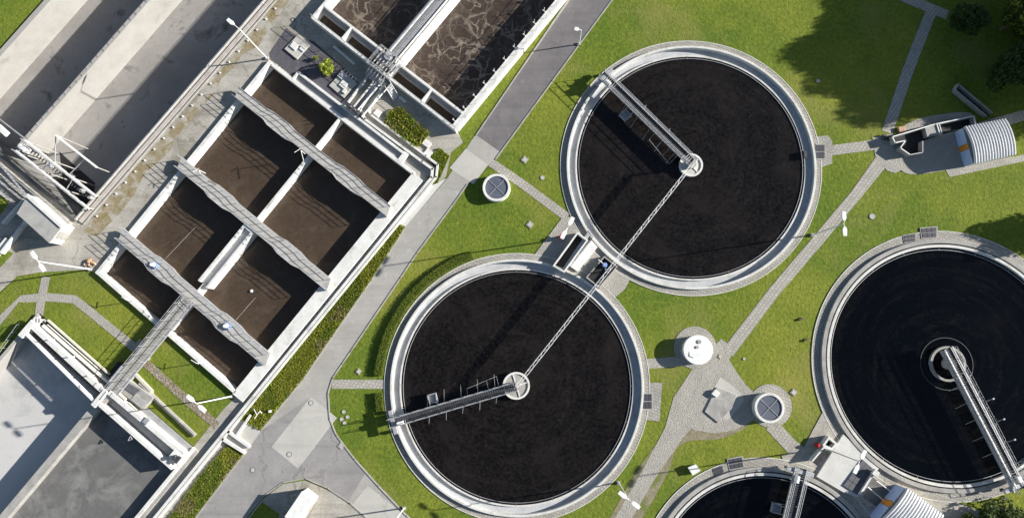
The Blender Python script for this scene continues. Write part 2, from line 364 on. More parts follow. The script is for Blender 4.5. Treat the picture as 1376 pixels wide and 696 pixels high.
def fitc(pl, pr, pt, pb, z):
    a, b, c, d = W(*pl, z), W(*pr, z), W(*pt, z), W(*pb, z)
    cx = (a.x+b.x)/2; cy = (c.y+d.y)/2; return Vector((cx, cy, 0)), ((b.x-a.x)+(c.y-d.y))/4
WZ = -.08; RZ = .42
CL1, R1 = fitc((775,225),(1081,225),(928,77),(928,375), WZ)
CL2, R2 = fitc((539,519),(850,519),(694,363),(694,678), WZ)
CL3, R3 = fitc((1114,491),(1431,491),(1272,333),(1272,650), WZ)
CL4 = W(1030,791.5,WZ); CL4.z = 0; R4 = (W(1030,791.5,WZ)-W(1030,638.5,WZ)).length
print('clarifiers', CL1, R1, CL2, R2, CL3, R3)
for c_, R_c, e_c in ((CL1,R1,1.22), (CL2,R2,1.22), (CL3,R3,.8), (CL4,R4,.8)): HOLES.append(circ(c_, R_c+e_c, 128))
# ------------------------------------------------------------------ ground, yard, roads
R_ = 1600.0
sheet('ground', [(-R_,-R_), (R_,-R_), (R_,R_), (-R_,R_)], 'grass', 0.0)
sheet('yard', P2([(-80,150),(150,150),(450,-260),(700,-260),(520,60),(615,176),(622,192),(606,205),(600,236),(545,304),(535,300),(351,557),(346,578),(330,606),(262,696),(190,800),(140,800),(60,800),(236,640),(250,613),(300,550),(320,530),(131,368),(122,362),(52,366),(24,371),(0,392),(-80,440)]), 'yard', .02)
sheet('moss_verge', P2([(398,-20),(388,2),(372,26),(356,48),(348,62),(325,74),(314,92),(297,106),(290,125),(276,140),(266,150),(252,168),(238,184),(226,206),(196,232),(180,262),(160,288),(130,318),(112,312),(150,262),(196,210),(243,160),(282,114),(306,84),(332,55),(372,0),(384,-20)]), 'moss_strip', .028)
# service road
road_l = [(800,-60),(765,0),(633,190),(601,240),(545,305),(499,377),(447,452),(408,509),(352,577),(330,607),(263,695),(190,790)]
road_r = [(300,790),(334,690),(352,668),(380,648),(410,642),(440,655),(470,675),(500,700),(560,790),(620,790),(575,715),(546,690),(508,650),(476,614),(452,583),(443,560),(441,530),(447,508),(460,489),(538,374),(560,341),(609,275),(628,248),(665,214),(740,110),(822,0),(870,-60)]
sheet('road', P2(road_l+road_r), 'asphalt_light', .035)
sheet('road_surface', P2([(800,-60),(766,1),(640,182),(672,204),(741,109),(821,1),(868,-60)]), 'asphalt_dark', .041)
sheet('road_surface', P2([(353,577),(418,533),(366,601),(399,629),(452,561),(445,570),(452,584),(476,615),(492,634),(461,684),(440,655),(410,642),(380,648),(352,668),(332,694),(290,790),(195,790),(264,696),(331,607)]), 'asphalt', .041)
sheet('concrete_pad', P2([(418,533),(453,561),(401,629),(365,600)]), 'concrete_pad', .047)
sheet('concrete_pad', P2([(626,200),(656,222),(636,248),(604,226)]), 'concrete_pad', .047)
sheet('concrete_pad', P2([(494,652),(546,693),(580,730),(500,730),(463,690)]), 'concrete_pad', .044)
sheet('forecourt', P2([(335,693),(352,671),(380,650),(410,645),(440,658),(470,678),(500,702),(550,790),(280,790)]), 'yard', .047)
sheet('lawn', P2([(332,700),(352,674),(376,690),(360,760),(290,760)]), 'grass', .055)
sheet('crossing', P2([(323,561),(351,579),(331,606),(292,590),(303,572)]), 'concrete_pad', .045)
sheet('concrete_pad', P2([(579,250),(600,240),(545,305),(535,300)]), 'white_concrete', .043)
# kerbs
def kerb(pts, w=.16, z=.11, closed=False):
    mb = MB(); q = [W(x, y, 0) for x, y in pts]
    if closed: q.append(q[0])
    for a, b in zip(q, q[1:]): mb.bar(a, b, w, 0, z, ext=w*.3)
    return build('kerb', mb, 'grey_concrete', kind='structure')
kerb([(800,-60),(764,0),(640,182)]); kerb([(545,305),(499,377),(447,452),(408,509),(352,577)]); kerb([(331,606),(263,695),(190,790)])
kerb([(823,0),(742,110),(666,214)]); kerb([(628,248),(609,275),(560,341),(538,374),(460,489),(447,508),(441,528),(443,562),(452,584),(476,616),(508,652),(546,692),(580,722)])
kerb([(334,690),(352,668),(380,648),(410,642),(440,655),(470,675),(500,702)])
# lawns west
def lawn(pts): return sheet('lawn', P2(pts), 'grass', .055)
lawn([(0,395),(24,371),(49,367),(55,376),(50,394),(24,395),(12,407),(0,418),(-60,470),(-60,440)])
lawn([(-60,480),(0,438),(26,406),(48,406),(45,425),(30,440),(12,456),(0,480),(-60,530)])
lawn([(0,330),(18,341),(0,360),(-50,400),(-50,340)])
lawn([(0,262),(14,270),(0,290),(-30,300),(-30,262)])
# paths
def strip(pts, w):
    q = [W(x, y, 0).xy for x, y in pts]; Ls = []; Rs = []
    ww = w if isinstance(w, (list, tuple)) else [w]*len(q)
    for i, p in enumerate(q):
        d = ((q[min(i+1, len(q)-1)]-p).normalized() if i < len(q)-1 else Vector((0,0)))+((p-q[i-1]).normalized() if i else Vector((0,0)))
        d.normalize(); n_ = Vector((-d.y, d.x)); Ls.append(p+n_*ww[i]/2); Rs.append(p-n_*ww[i]/2)
    return Ls+Rs[::-1]
def path(pts, w, m='slab_path', z=.03): return sheet('path', strip(pts, w), m, z)
path([(-60,490),(0,431),(30,402),(60,399),(100,402),(118,416),(182,468)], 1.15, 'cobble')
path([(62,372),(56,400),(50,442)], 1.2, 'cobble', .034)
path([(190,482),(243,530),(292,572)], 1.1, 'cobble_brown')
path([(650,212),(700,246),(762,292)], 1.2)
path([(446,516),(522,516)], 1.2)
path([(1180,-20),(1222,0),(1273,21)], 1.4); path([(1252,14),(1220,95),(1192,178)], 1.5, z=.034)
path([(1112,203),(1190,193)], 1.4, z=.034)
path([(1188,212),(1150,262),(1100,322),(1040,392),(978,474)], [1.9,1.5,1.5,1.5,1.6], z=.038)
path([(868,489),(930,484)], 1.3, 'cobble')
path([(978,462),(950,500),(925,545),(905,582),(870,640),(835,700),(800,760)], [2.2,3.6,4.4,2.6,1.9,1.9,1.9], 'cobble', .034)
sheet('dirt_edge', strip([(905,580),(884,622),(864,656),(838,700),(804,760)], [1.6,3.4,3.7,3.5,3.6]), 'dirt', .024)
path([(1036,570),(1062,598),(1080,612)], 1.8, 'slab_path', .034)
sheet('dirt_edge', smooth_poly([Vector(v) for v in P2([(900,560),(928,578),(960,580),(1005,565),(1010,572),(965,592),(925,590),(908,602),(880,650),(848,696),(838,700),(880,620)])]), 'dirt', .026)
sheet('plaza', P2([(975,476),(990,500),(1003,518),(1025,538),(1020,560),(1003,570),(985,578),(960,582),(935,578),(915,570),(945,500)]), 'cobble', .042)
sheet('plaza', P2([(1172,185),(1198,180),(1206,186),(1214,226),(1204,233),(1192,230),(1176,210)]), 'cobble', .046)
sheet('plaza', smooth_poly([Vector(v) for v in P2([(1198,196),(1215,162),(1300,148),(1312,160),(1330,215),(1230,238),(1205,228)])]), 'cobble', .05)
sheet('path', P2([(1270,228),(1376,208),(1440,200),(1440,207),(1376,217),(1276,238)]), 'cobble', .03)
sheet('path', P2([(1310,166),(1376,148),(1440,140),(1440,158),(1376,162),(1330,178)]), 'cobble', .03)
sheet('plaza', P2([(960,520),(968,506),(996,528),(1000,538),(978,564),(945,550)]), 'concrete_pad', .05)

# ------------------------------------------------------------------ clarifiers
NM = ['upper middle clarifier with near black brown water and bridge pointing to upper left', 'lower middle clarifier with near black brown water and bridge pointing left', 'largest visible right hand clarifier with blue black water cut by the photo edge', 'clarifier with blue black water cut off by the bottom edge of the photo']
for i_, (c_, kind_) in enumerate(((CL1,0),(CL2,0),(CL3,1),(CL4,1))):
    if kind_ == 0: water('clarifier_water_%d' % i_, (.0075,.0062,.0056), (.0125,.0105,.0095), (.018,.015,.0135), rough=.16, s1=.5, s3=.13, t3=(.5,.75), fine=.8, polar=(c_.x, c_.y, (.025,.021,.019)))
    else: water('clarifier_water_%d' % i_, (.0011,.0016,.0024), (.0015,.002,.003), (.005,.0048,.005), rough=.09, s1=.2, s3=.09, t3=(.55,.80), fine=.5, spec=.4, polar=(c_.x, c_.y, (.012,.0105,.010)))
def clarifier(c, R, wmat_, label, kind, kmat='rim'):
    root = empty('clarifier', c, label, 'clarifier tank', 'round clarifier tanks')
    o = R+1.12
    if kind == 0:
        build('outer_wall', MB().lathe(c, [(o,-1.4), (o+.30,-1.4), (o+.30,RZ), (o,RZ)], 160), kmat, root, bevel=.03)
        build('launder_floor', MB().lathe(c, [(R+.22,-1), (o,-1), (o,-.30), (R+.22,-.30)], 160), 'launder', root)
        build('weir_wall', MB().lathe(c, [(R,-1.4), (R+.22,-1.4), (R+.22,.0), (R,.0)], 160), kmat, root, bevel=.02)
    else:
        build('outer_wall', MB().lathe(c, [(R+.58,-1.4), (R+1.12,-1.4), (R+1.12,RZ), (R+.58,RZ)], 160), 'grey_concrete', root, bevel=.05)
        build('launder_floor', MB().lathe(c, [(R+.40,-1), (R+.58,-1), (R+.58,.05), (R+.40,.05)], 160), 'dark_metal', root)
        build('weir_wall', MB().lathe(c, [(R+.05,-1.4), (R+.40,-1.4), (R+.40,RZ-.03), (R+.05,RZ-.03)], 160), 'rim', root, bevel=.02)
    build('scum_baffle', MB().lathe(c, [(R-.30,-.6), (R-.25,-.6), (R-.25,.04), (R-.30,.04)], 160), 'metal', root)
    for i in range(20):
        t = 2*math.pi*i/20; e = Vector((math.cos(t), math.sin(t), 0)); br = MB()
        br.tube(Vector(c)+e*(R-.28)+Vector((0,0,.0)), Vector(c)+e*(R+.1)+Vector((0,0,.02)), .02, n=4)
        build('baffle_bracket', br, 'metal', root)
    w = build('water', MB().disc(c, R+.04, WZ-1.0, WZ, 128), wmat_, kind='structure')
    ring = circ(c, o+.25, 128)
    return root
for ci, (c, R, wm, lb) in enumerate(((CL1, R1, 'clarifier_water_0', NM[0]), (CL2, R2, 'clarifier_water_1', NM[1]), (CL3, R3, 'clarifier_water_2', NM[2]), (CL4, R4, 'clarifier_water_3', NM[3]))):
    clarifier(c, R, wm, lb, ci//2)
    sheet('apron', circ(c, R+2.22, 128), 'slab_apron', .058+.003*ci)
    build('kerb', MB().lathe(c, [(R+2.20,0), (R+2.28,0), (R+2.28,.09+.002*ci), (R+2.20,.09+.002*ci)], 160), 'white_wall', kind='structure')

def truss_beam(mb, a, b, w, r, seg):
    """slender square lattice from a to b"""
    a = Vector(a); b = Vector(b); d = (b-a).normalized(); s = Vector((-d.y, d.x, 0)).normalized()*w/2; u = Vector((0, 0, w))
    L_ = (b-a).length; k = max(2, int(L_/seg))
    for o in (s, -s, s+u, -s+u): mb.tube(a+o, b+o, r, n=5)
    for i in range(k):
        p = a.lerp(b, i/k); q = a.lerp(b, (i+1)/k); t = 1 if i % 2 else -1
        mb.tube(p+s*t, q-s*t, r*.7, n=4); mb.tube(p+s*t+u, q-s*t+u, r*.7, n=4)
        mb.tube(p+s, p+s+u, r*.7, n=4); mb.tube(p-s, p-s+u, r*.7, n=4); mb.tube(p+s, q+s+u, r*.7, n=4); mb.tube(p-s, q-s+u, r*.7, n=4)
def bridge(c, R, ang, label, zt=1.4, w=1.0, over=0.0, kind=0):
    """half bridge from the rim to the centre pier; ang = direction of its rim end"""
    e = Vector((math.cos(ang), math.sin(ang), 0)); n_ = Vector((-e.y, e.x, 0)); c = Vector((c.x, c.y, 0))
    root = empty('scraper_bridge', c+e*(R+1.4)+Vector((0, 0, RZ)), label, 'scraper bridge', 'travelling bridges over the clarifiers')
    a = c-e*over; b = c+e*(R+1.9)
    dm = 'dark_metal' if kind != 2 else 'metal'
    deck = MB(); L_ = (b-a).length
    k = int(L_/.30)
    for i in range(k):
        p = a+e*(i+.5)*L_/k; deck.obox(p+Vector((0,0,zt)), .24, w, .05, e)
    build('deck', deck, 'dark_metal', root)
    for sgn in (1, -1):
        gm = MB(); gm.obox((a+b)/2+n_*sgn*(w/2+.08)+Vector((0,0,zt+.02)), L_, .14 if kind != 2 else .18, .38, e)
        build('side_beam', gm, 'metal', root)
        rm = MB(); rm.rail([a+n_*sgn*(w/2+.06)+Vector((0,0,zt+.2)), b+n_*sgn*(w/2+.06)+Vector((0,0,zt+.2))], 1.0, 1.7, .035, 2)
        build('handrail', rm, 'metal', root)
    # end carriage riding on the wall
    q = c+e*(R+1.4)
    cm = MB(); cm.obox(q+Vector((0,0,zt-.15)), .55, w+2.2, .40, e); carr = build('end_carriage', cm, 'metal', root, bevel=.04)
    for sgn in (1, -1):
        wv = q+n_*sgn*(w/2+.85); build('wheel', MB().tube(wv+Vector((0,0,RZ+.24))-e*.12, wv+Vector((0,0,RZ+.24))+e*.12, .25, n=20), 'dark_metal', carr)
    build('drive_box', MB().obox(q+n_*.35-e*1.0+Vector((0,0,zt+.45)), .9, .5, .5, e), 'white_paint', root, bevel=.04)
    # scraper frame and arms down in the water
    sm = MB(); side = n_*(1.9 if kind != 2 else 1.7)
    sg = -1 if kind == 1 else 1
    side = side*sg
    p1 = c+e*2.2+side+Vector((0,0,.1)); p2 = c+e*(R*(.42 if kind != 2 else .93))+side*(.75 if kind != 2 else 1)+Vector((0,0,.1))
    sm.tube(p1, p2, .03)
    for i in range(4):
        t = i/3; p = p1.lerp(p2, t); base = c+e*((p-c).dot(e))
        sm.tube(p, base+side.normalized()*(w/2)+Vector((0,0,zt-.1)), .02)
    for i in range(5):
        p = c+e*(R*(.18+.15*i)); sm.tube(p-side.normalized()*.5+Vector((0,0,zt-.2)), p-side.normalized()*(1.5+.25*(i%2))+Vector((0,0,.05))+e*.5, .03)
        sm.tube(p+side.normalized()*.5+Vector((0,0,zt-.2)), p+side.normalized()*(2.2)+Vector((0,0,.1))-e*.3, .02)
    build('scraper_arm', sm, 'metal', root)
    # skimmer hopper hung beside the bridge
    hp = c+e*(R*.72)-n_*(1.5)*(-1 if kind == 1 else 1)*(-1)
    hm = MB()
    for dx, dy, sx, sy in ((.55,0,.12,1.2), (-.55,0,.12,1.2), (0,.55,1.2,.12), (0,-.55,1.2,.12)): hm.obox(hp+e*dx+n_*dy+Vector((0,0,.6)), sx, sy, .5, e)
    hm.obox(hp+Vector((0,0,.4)), 1.1, 1.1, .04, e)
    hm.tube(hp+e*.5+Vector((0,0,.8)), c+e*(R*.72+.5)+Vector((0,0,zt)), .05); hm.tube(hp-e*.5+Vector((0,0,.8)), c+e*(R*.72-.5)+Vector((0,0,zt)), .05)
    if kind != 2: build('skimmer_box', hm, 'metal', root)
    if kind == 2:
        lm = MB()
        for off, rr in ((-.45,.10), (.42,.04)):
            lm.tube(a+n_*off+Vector((0,0,zt+.35)), b-e*.5+n_*off+Vector((0,0,zt+.35)), rr)
        build('conduit', lm, 'white_paint', root)
        for i in range(4):
            p = c+e*(R*(.35+.18*i))+n_*(w/2+.1); lmp = MB().tube(p+Vector((0,0,zt+1.2)), p+n_*.8+Vector((0,0,zt+1.5)), .035); lmp.obox(p+n_*.85+Vector((0,0,zt+1.5)), .18, .22, .10, e)
            build('work_lamp', lmp, 'metal', root)
    return root
def angto(c, px, py, z):
    p = W(px, py, z)-c; return math.atan2(p.y, p.x)
bridge(CL1, R1, angto(CL1, 818, 108, 1.8), 'grey scraper bridge on the upper middle clarifier, reaching the rim at upper left')
bridge(CL2, R2, angto(CL2, 530, 567, 1.8), 'grey scraper bridge on the lower middle clarifier, running left to the rim', kind=1, w=.95)
bridge(CL3, R3, angto(CL3, 1366, 648, 1.8), 'pale wide scraper bridge with white conduits on the right hand clarifier', w=1.35, over=2.2, kind=2, zt=1.6)
bridge(CL4, R4, angto(CL4, 1076, 636, 1.8), 'scraper bridge on the clarifier at the bottom edge, reaching its upper rim', w=1.3, zt=1.5)
def pier(c, r, label, kind=0):
    root = empty('centre_pier', c, label, 'pier', 'centre piers of the clarifiers')
    if kind == 2:
        build('feed_ring', MB().lathe(c, [(2.0,-.9), (2.3,-.9), (2.3,.35), (2.0,.35)], 48), 'grey_concrete', root)
        build('outer_ring', MB().lathe(c, [(3.35,-.9), (3.43,-.9), (3.43,.0), (3.35,.0)], 64), 'dark_metal', root)
        build('column', MB().disc(c, .7, -.9, 1.1, 24), 'grey_concrete', root)
        return
    build('drum', MB().disc(c, r, -.9, .45, 48), 'grey_concrete' if kind else 'rim', root, bevel=.05)
    rm = MB().lathe(c, [(r-.22,.44), (r+.04,.44), (r+.04,.58), (r-.22,.58)], 48)
    for i in range(4):
        t = math.pi/2*i+.3+(.0 if kind else .4); e = Vector((math.cos(t), math.sin(t), 0)); rm.obox(Vector((c.x,c.y,.48))+e*r*.55, r*.7, .14, .12, e)
    build('cover_rim', rm, 'white_wall', root)
    build('column', MB().disc(c, .55, .44, 1.2, 24), 'grey_concrete', root)
pier(CL1, 1.55, 'beige round pier at the centre of the upper middle clarifier', 0)
pier(CL2, 1.75, 'pale round pier with four cover plates at the centre of the lower middle clarifier', 1)
pier(CL3, 1.5, 'open ring pier at the centre of the right hand clarifier', 2)
# long lattice between the two middle clarifiers
root = empty('lattice_beam', W(822,372,0), 'long slender pale lattice beam spanning between the centres of the two middle clarifiers', 'lattice beam')
lb = MB(); p1 = Vector((CL1.x, CL1.y, 3.0)); p2 = Vector((CL2.x, CL2.y, 3.0)); p1 += (p2-p1).normalized()*.1
truss_beam(lb, p1, p2, .34, .035, .8); build('beam', lb, 'white_paint', root)
md = W(826,372,0)
tt = (md-Vector((CL2.x,CL2.y,0))).dot((p1-p2).normalized()); md = Vector((CL2.x,CL2.y,0))+(p1-p2).normalized()*tt
pm = MB(); pm.tube((md.x,md.y,.03), (md.x,md.y,3.0), .09); pm.obox((md.x,md.y,.15), .6,.6,.24); build('post', pm, 'metal', root)
for q in (p1, p2): build('post', MB().tube((q.x,q.y,1.15), (q.x,q.y,3.1), .09), 'metal', root)

# ------------------------------------------------------------------ settling basins
root = empty('settling_basin', B(.5,.5,0), 'white walled rectangular settling basin with eight brown water cells', 'settling basin')
DZ = -2.2
def bw(name, u0, v0, u1, v1, w, z1=TZ, z0=DZ, m='white_wall', off=0.0, ext=0.0):
    return build(name, MB().bar(B(u0,v0), B(u1,v1), w, z0, z1, off, ext), m, root, bevel=.03)
bw('outer_wall', 0, 0, 0, 1, .55, off=.0, ext=.27); bw('outer_wall', .012, 0, 1, 0, .5); bw('outer_wall', .018, 1, 1.0, 1, .5)
bw('outer_wall', 1.0, -.01, 1.0, 1.0, 1.8, off=-.70)
bw('dividing_wall', .5, .012, .5, .215, .5, TZ-.02); bw('dividing_wall', .5, .48, .5, .99, .42, TZ-.02)
for v in (.164, .5, .836):
    bw('cross_wall', .018, v, .49, v, .4, TZ-.12); bw('cross_wall', .51, v, .985, v, .4, TZ-.12)
# flume in the third row
fl = MB()
fl.bar(B(.5,.215), B(.5,.48), .35, DZ, TZ+.35, off=.72); fl.bar(B(.5,.215), B(.5,.48), .35, DZ, TZ+.35, off=-.72)
fl.bar(B(.5,.466), B(.5,.48), 1.1, DZ, TZ+.35); fl.bar(B(.5,.215), B(.5,.466), 1.1, DZ, TZ-.25)
build('flume', fl, 'white_wall', root)
# side channels: upper right and lower right
bw('channel_floor', 1.0, -.01, 1.0, 1.06, .7, -.1, -1.2, 'wet_channel', off=-1.9)

tc = MB(); tc.bar(B(.16,1), B(.9,1), .35, -1.0, TZ+.02, off=1.35); tc.bar(B(.16,1), B(.16,1.035), .35, -1.0, TZ+.02, off=0); tc.bar(B(.9,1.0), B(.9,1.045), .8, -1.0, TZ+.01)
build('channel_wall', tc, 'white_wall', root, bevel=.03)
build('channel_floor', MB().bar(B(.165,1), B(.9,1), 1.0, -1.0, .12, off=.75), 'wet_channel', root)
build('channel_floor', MB().bar(B(.0,1), B(1.09,1), 2.6, -1.3, -.05 , off=1.2), 'grey_concrete', root)
build('water', MB().prism([B(.006,.004), B(.995,.004), B(.995,.995), B(.006,.995)], DZ+.2, -1.0), 'sludge_water', kind='structure')
# ducts / low walls that follow the basin to the bottom of the site
def low_wall(pts, w, z, label, m='white_wall', z0=0):
    mb = MB(); q = [W(x, y, z) for x, y in pts]
    for a, b in zip(q, q[1:]): mb.bar(a, b, w, z0, z, ext=w*.28)
    return build('duct', mb, m, label=label, cat='concrete duct')
def duct_px(off): return [B(1+off/UL, 1.0+.02+(off-2.0)/VL), B(1+off/UL, -1.0)]
def duct(pre, off, w, z, label):
    pts = [W(x, y, z) for x, y in pre]+duct_px(off); mb = MB()
    for a, b in zip(pts, pts[1:]): mb.bar(a, b, w, 0, z, ext=w*.28)
    build('duct', mb, 'white_wall', label=label, cat='concrete duct')
duct([(508,108),(484,146),(490,160),(567,217),(581,227)], 2.28, .34, .55, 'inner of two parallel pale concrete ducts bending round the settling basin')
duct([(517,112),(494,146),(498,154),(572,209),(588,221)], 2.70, .28, .5, 'outer of two parallel pale concrete ducts bending round the settling basin')
low_wall([(299,590),(328,608)], .35, .5, 'short pale duct crossing beside the concrete crossing, nearer the hedge')
low_wall([(304,578),(334,600)], .35, .5, 'short pale duct crossing beside the concrete crossing, upper one')
low_wall([(336,558),(318,584)], .3, .45, 'short pale concrete kerb wall standing across the crossing slab')
low_wall([(496,99),(467,138)], .2, .6, 'leftmost of three pale ducts between aeration tank and settling basin')
low_wall([(506,105),(475,144)], .2, .6, 'middle of three pale ducts between aeration tank and settling basin')
# footbridges
def footbridge(v, label, z=1.0, w=1.4):
    root = empty('footbridge', B(-.03,v,TZ), label, 'footbridge', 'footbridges over the settling basin')
    u0, u1 = -.035, 1.02
    prof = [(u0,0), (.18,0), (.22,.5), (.32,.5), (.37,0), (.66,0), (.70,.5), (.80,.5), (.85,0), (u1,0)]
    up = [B(u, v, z)+VD*(w/2+e*.45) for u, e in prof]; dn = [B(u+.02, v, z)-VD*(w/2+e*.6) for u, e in prof]
    build('deck', MB().prism([p.xy for p in up]+[p.xy for p in dn[::-1]], z-.42, z), 'deck_concrete', root)
    for ln in (up, dn):
        zz = [p+Vector((0,0,0)) for p in ln]
        e_ = MB()
        for a, b in zip(zz, zz[1:]): e_.bar(a, b, .10, z-.40, z+.06, ext=.03)
        build('edge_beam', e_, 'metal', root)
        build('handrail', MB().rail(zz, 1.1, 1.5, .032, 3), 'metal', root)
    for u in (-.02, .5, 1.0):
        build('bearing', MB().obox(B(u, v, (TZ+z-.42)/2), .5, w-.1, z-.42-TZ+.02, UD), 'grey_concrete', root)
mat('deck_concrete', (.46,.445,.42), (.38,.365,.345), (.28,.27,.25), s1=1.0, fine=.15, s3=.7, bump=.2)
footbridge(.836, 'footbridge crossing the settling basin nearest its upper right end')
footbridge(.5, 'footbridge crossing the middle of the settling basin')
footbridge(.164, 'footbridge with two blue motors, nearest the lower left end of the basin')
# walkway down to the outlet works
wa = B(.5,.15,1.25); wb = W(150,528,1.25); wdv = (wb-wa).normalized(); wn = Vector((-wdv.y, wdv.x, 0))
root = empty('walkway', (wb.x, wb.y, 0), 'straight steel grating walkway from the settling basin to the outlet works', 'walkway')
dk = MB(); Lw = (wb-wa).length; k = int(Lw/.35)
for i in range(k): dk.obox(wa+wdv*(i+.5)*Lw/k-Vector((0,0,.03)), .30, 1.5, .05, wdv)
build('deck', dk, 'grey_concrete', root)
for s in (1, -1):
    build('side_beam', MB().obox((wa+wb)/2+wn*s*.8-Vector((0,0,.05)), Lw, .14, .3, wdv), 'metal', root)
    build('handrail', MB().rail([wa+wn*s*.8, wb+wn*s*.8], 1.1, 1.5, .032, 2), 'metal', root)
sp = MB()
for t in (.35, .62, .97):
    q = wa.lerp(wb, t); sp.obox((q.x, q.y, .45), .4, 1.2, 1.5, wdv)
build('support', sp, 'grey_concrete', root)
# motors and sensors
def motor(px, py, label, m='blue_paint', z=1.0, s=1.0):
    p = W(px, py, z+.4*s); root = empty('mixer_motor', (p.x,p.y,z), label, 'motor')
    gb = build('gearbox', MB().obox((p.x,p.y,z+.25*s), .9*s, .6*s, .5*s, UD), m, root, bevel=.05)
    build('motor_body', MB().tube((p.x,p.y,z+.5*s), (p.x,p.y,z+1.1*s), .28*s, .24*s, 16), 'white_paint' if m == 'blue_paint' else m, gb)
motor(207,356,'blue and white mixer motor on the lower left footbridge, nearer its upper left end')
motor(305,438,'blue and white mixer motor on the lower left footbridge, nearer its lower right end')
def whip(px, py, label, z=.5, L_=1.5, dr=(0.3,-1)):
    p = W(px, py, z); mb = MB(); mb.tube(p, p+Vector((0,0,1.8)), .05); d = Vector((dr[0], dr[1], 0)).normalized(); mb.tube(p+Vector((0,0,1.75)), p+d*L_+Vector((0,0,1.8)), .04); mb.tube(p-d*.3+Vector((0,0,1.7)), p+d.cross(Vector((0,0,1)))*.9+Vector((0,0,1.75)), .04)
    build('sensor_post', mb, 'white_paint', label=label, cat='sensor post')
whip(410,207,'white forked sensor post beside the upper footbridge on the central wall', 1.2)
whip(276,233,'small white sensor post on the middle footbridge near its left end', 1.3, .6)
whip(180,404,'short white arm over the lower left cell of the settling basin', .5, .8, (-1,.6))
whip(272,487,'short cream arm over the lower right corner cell of the settling basin', .5, .8, (-1,.6))
b_ = MB(); q = W(338,391,-.95); b_.lathe(q, [(.0,-1.05), (.16,-1.0), (.22,-.92), (.16,-.8), (0,-.76)], 14, closed=False); build('float', b_, 'white_paint', label='small white float in the brown cell below the middle footbridge', cat='float')
for pa, pb, lb in (((335,317),(245,365),'pale thin cable lying over the cell in the third row'), ((343,400),(318,428),'pale thin guide cable near the white float')):
    pass
for a_, b2, lb in (((262,306),(222,348),'thin pale guide rope over the left cell of the third row'), ((343,400),(317,430),'thin pale guide rope beside the white float')):
    build('guide_rope', MB().tube(W(*a_,-.9), W(*b2,.9), .018, n=5), 'grey_concrete', label=lb, cat='rope')

# ------------------------------------------------------------------ aeration tanks
root = empty('aeration_tank', A(AL/2,10,0), 'white walled twin aeration tank with foaming brown water, top centre', 'aeration tank')
def aw(name, u0, v0, u1, v1, w, z1=AZ, z0=-2.5, m='white_wall', off=0.0, ext=0.0):
    return build(name, MB().bar(A(u0,v0), A(u1,v1), w, z0, z1, off, ext), m, root, bevel=.03)
AE = 58.0
aw('outer_wall', .2, .2, AL-.2, .2, .4, ext=.2); aw('outer_wall', .2, .4, .2, AE, .4); aw('outer_wall', AL-.4, .4, AL-.4, AE, .95)
su = (W(528,77,AZ)-a0).dot(AU); ww_ = 1.9
iv = 2.55
aw('inner_wall', .4, iv, su-ww_/2-.3, iv, .35, AZ+.02); aw('inner_wall', su+ww_/2+.3, iv, AL-.8, iv, .35, AZ+.02)
aw('trough', .4, iv-.5, su-1, iv-.5, .6, .75, m='wet_channel'); aw('trough', su+1, iv-.5, AL-.8, iv-.5, .6, .75, m='wet_channel')
for uu in ((W(464,47,AZ)-a0).dot(AU), (W(571,131,AZ)-a0).dot(AU)): aw('divider', uu, .35, uu, iv-.1, .3, AZ+.03)
aw('central_wall', su-ww_/2-.15, .35, su-ww_/2-.15, AE, .3, AZ+.04); aw('central_wall', su+ww_/2+.15, .35, su+ww_/2+.15, AE, .3, AZ+.04)
aw('channel_floor', su, .35, su, AE, ww_, .5, m='wet_channel')
build('water', MB().prism([A(.3,iv+.1), A(AL-.5,iv+.1), A(AL-.5,AE), A(.3,AE)], -2.4, -1.0), 'foam_water', kind='structure')
build('water', MB().prism([A(.3,.3), A(AL-.5,.3), A(AL-.5,iv-.2), A(.3,iv-.2)], -2.4, -.3), 'sludge_water', kind='structure')
pr = MB()
for i in range(24):
    p = A(AL-.95, 1.0+i*2.2, AZ+.05); pr = MB(); pr.tube(p-AU*.1, p-AU*.1+Vector((0,0,1.05)), .04, n=5); pr.obox(p-AU*.12, .5, .12, .1, AU); build('bracket', pr, 'white_paint', root)
build('handrail', MB().rail([A(AL-.2,.2,AZ), A(AL-.2,AE,AZ)], 1.1, 2.2, .03, 2), 'metal', root)
build('handrail', MB().rail([A(.2,.2,AZ), A(AL-.2,.2,AZ)], 1.1, 2.0, .028, 2), 'metal', root)
# steel catwalk over the central channel
cw = empty('catwalk', A(su,5,AZ), 'steel grating catwalk with rails running up the middle of the aeration tanks', 'catwalk')
dk = MB(); k = int((AE-3)/.3)
for i in range(k): dk.obox(A(su, 3+(i+.5)*(AE-3)/k, AZ+.12), .2, 1.1, .05, AV)
build('deck', dk, 'metal', cw)
for s in (1, -1):
    build('pipe', MB().tube(A(su+s*.78,2.2,AZ+.2), A(su+s*.78,AE,AZ+.2), .13, n=10), 'white_paint', cw)
    build('handrail', MB().rail([A(su+s*.55,3,AZ+.12), A(su+s*.55,AE,AZ+.12)], 1.1, 1.8, .03, 2), 'metal', cw)
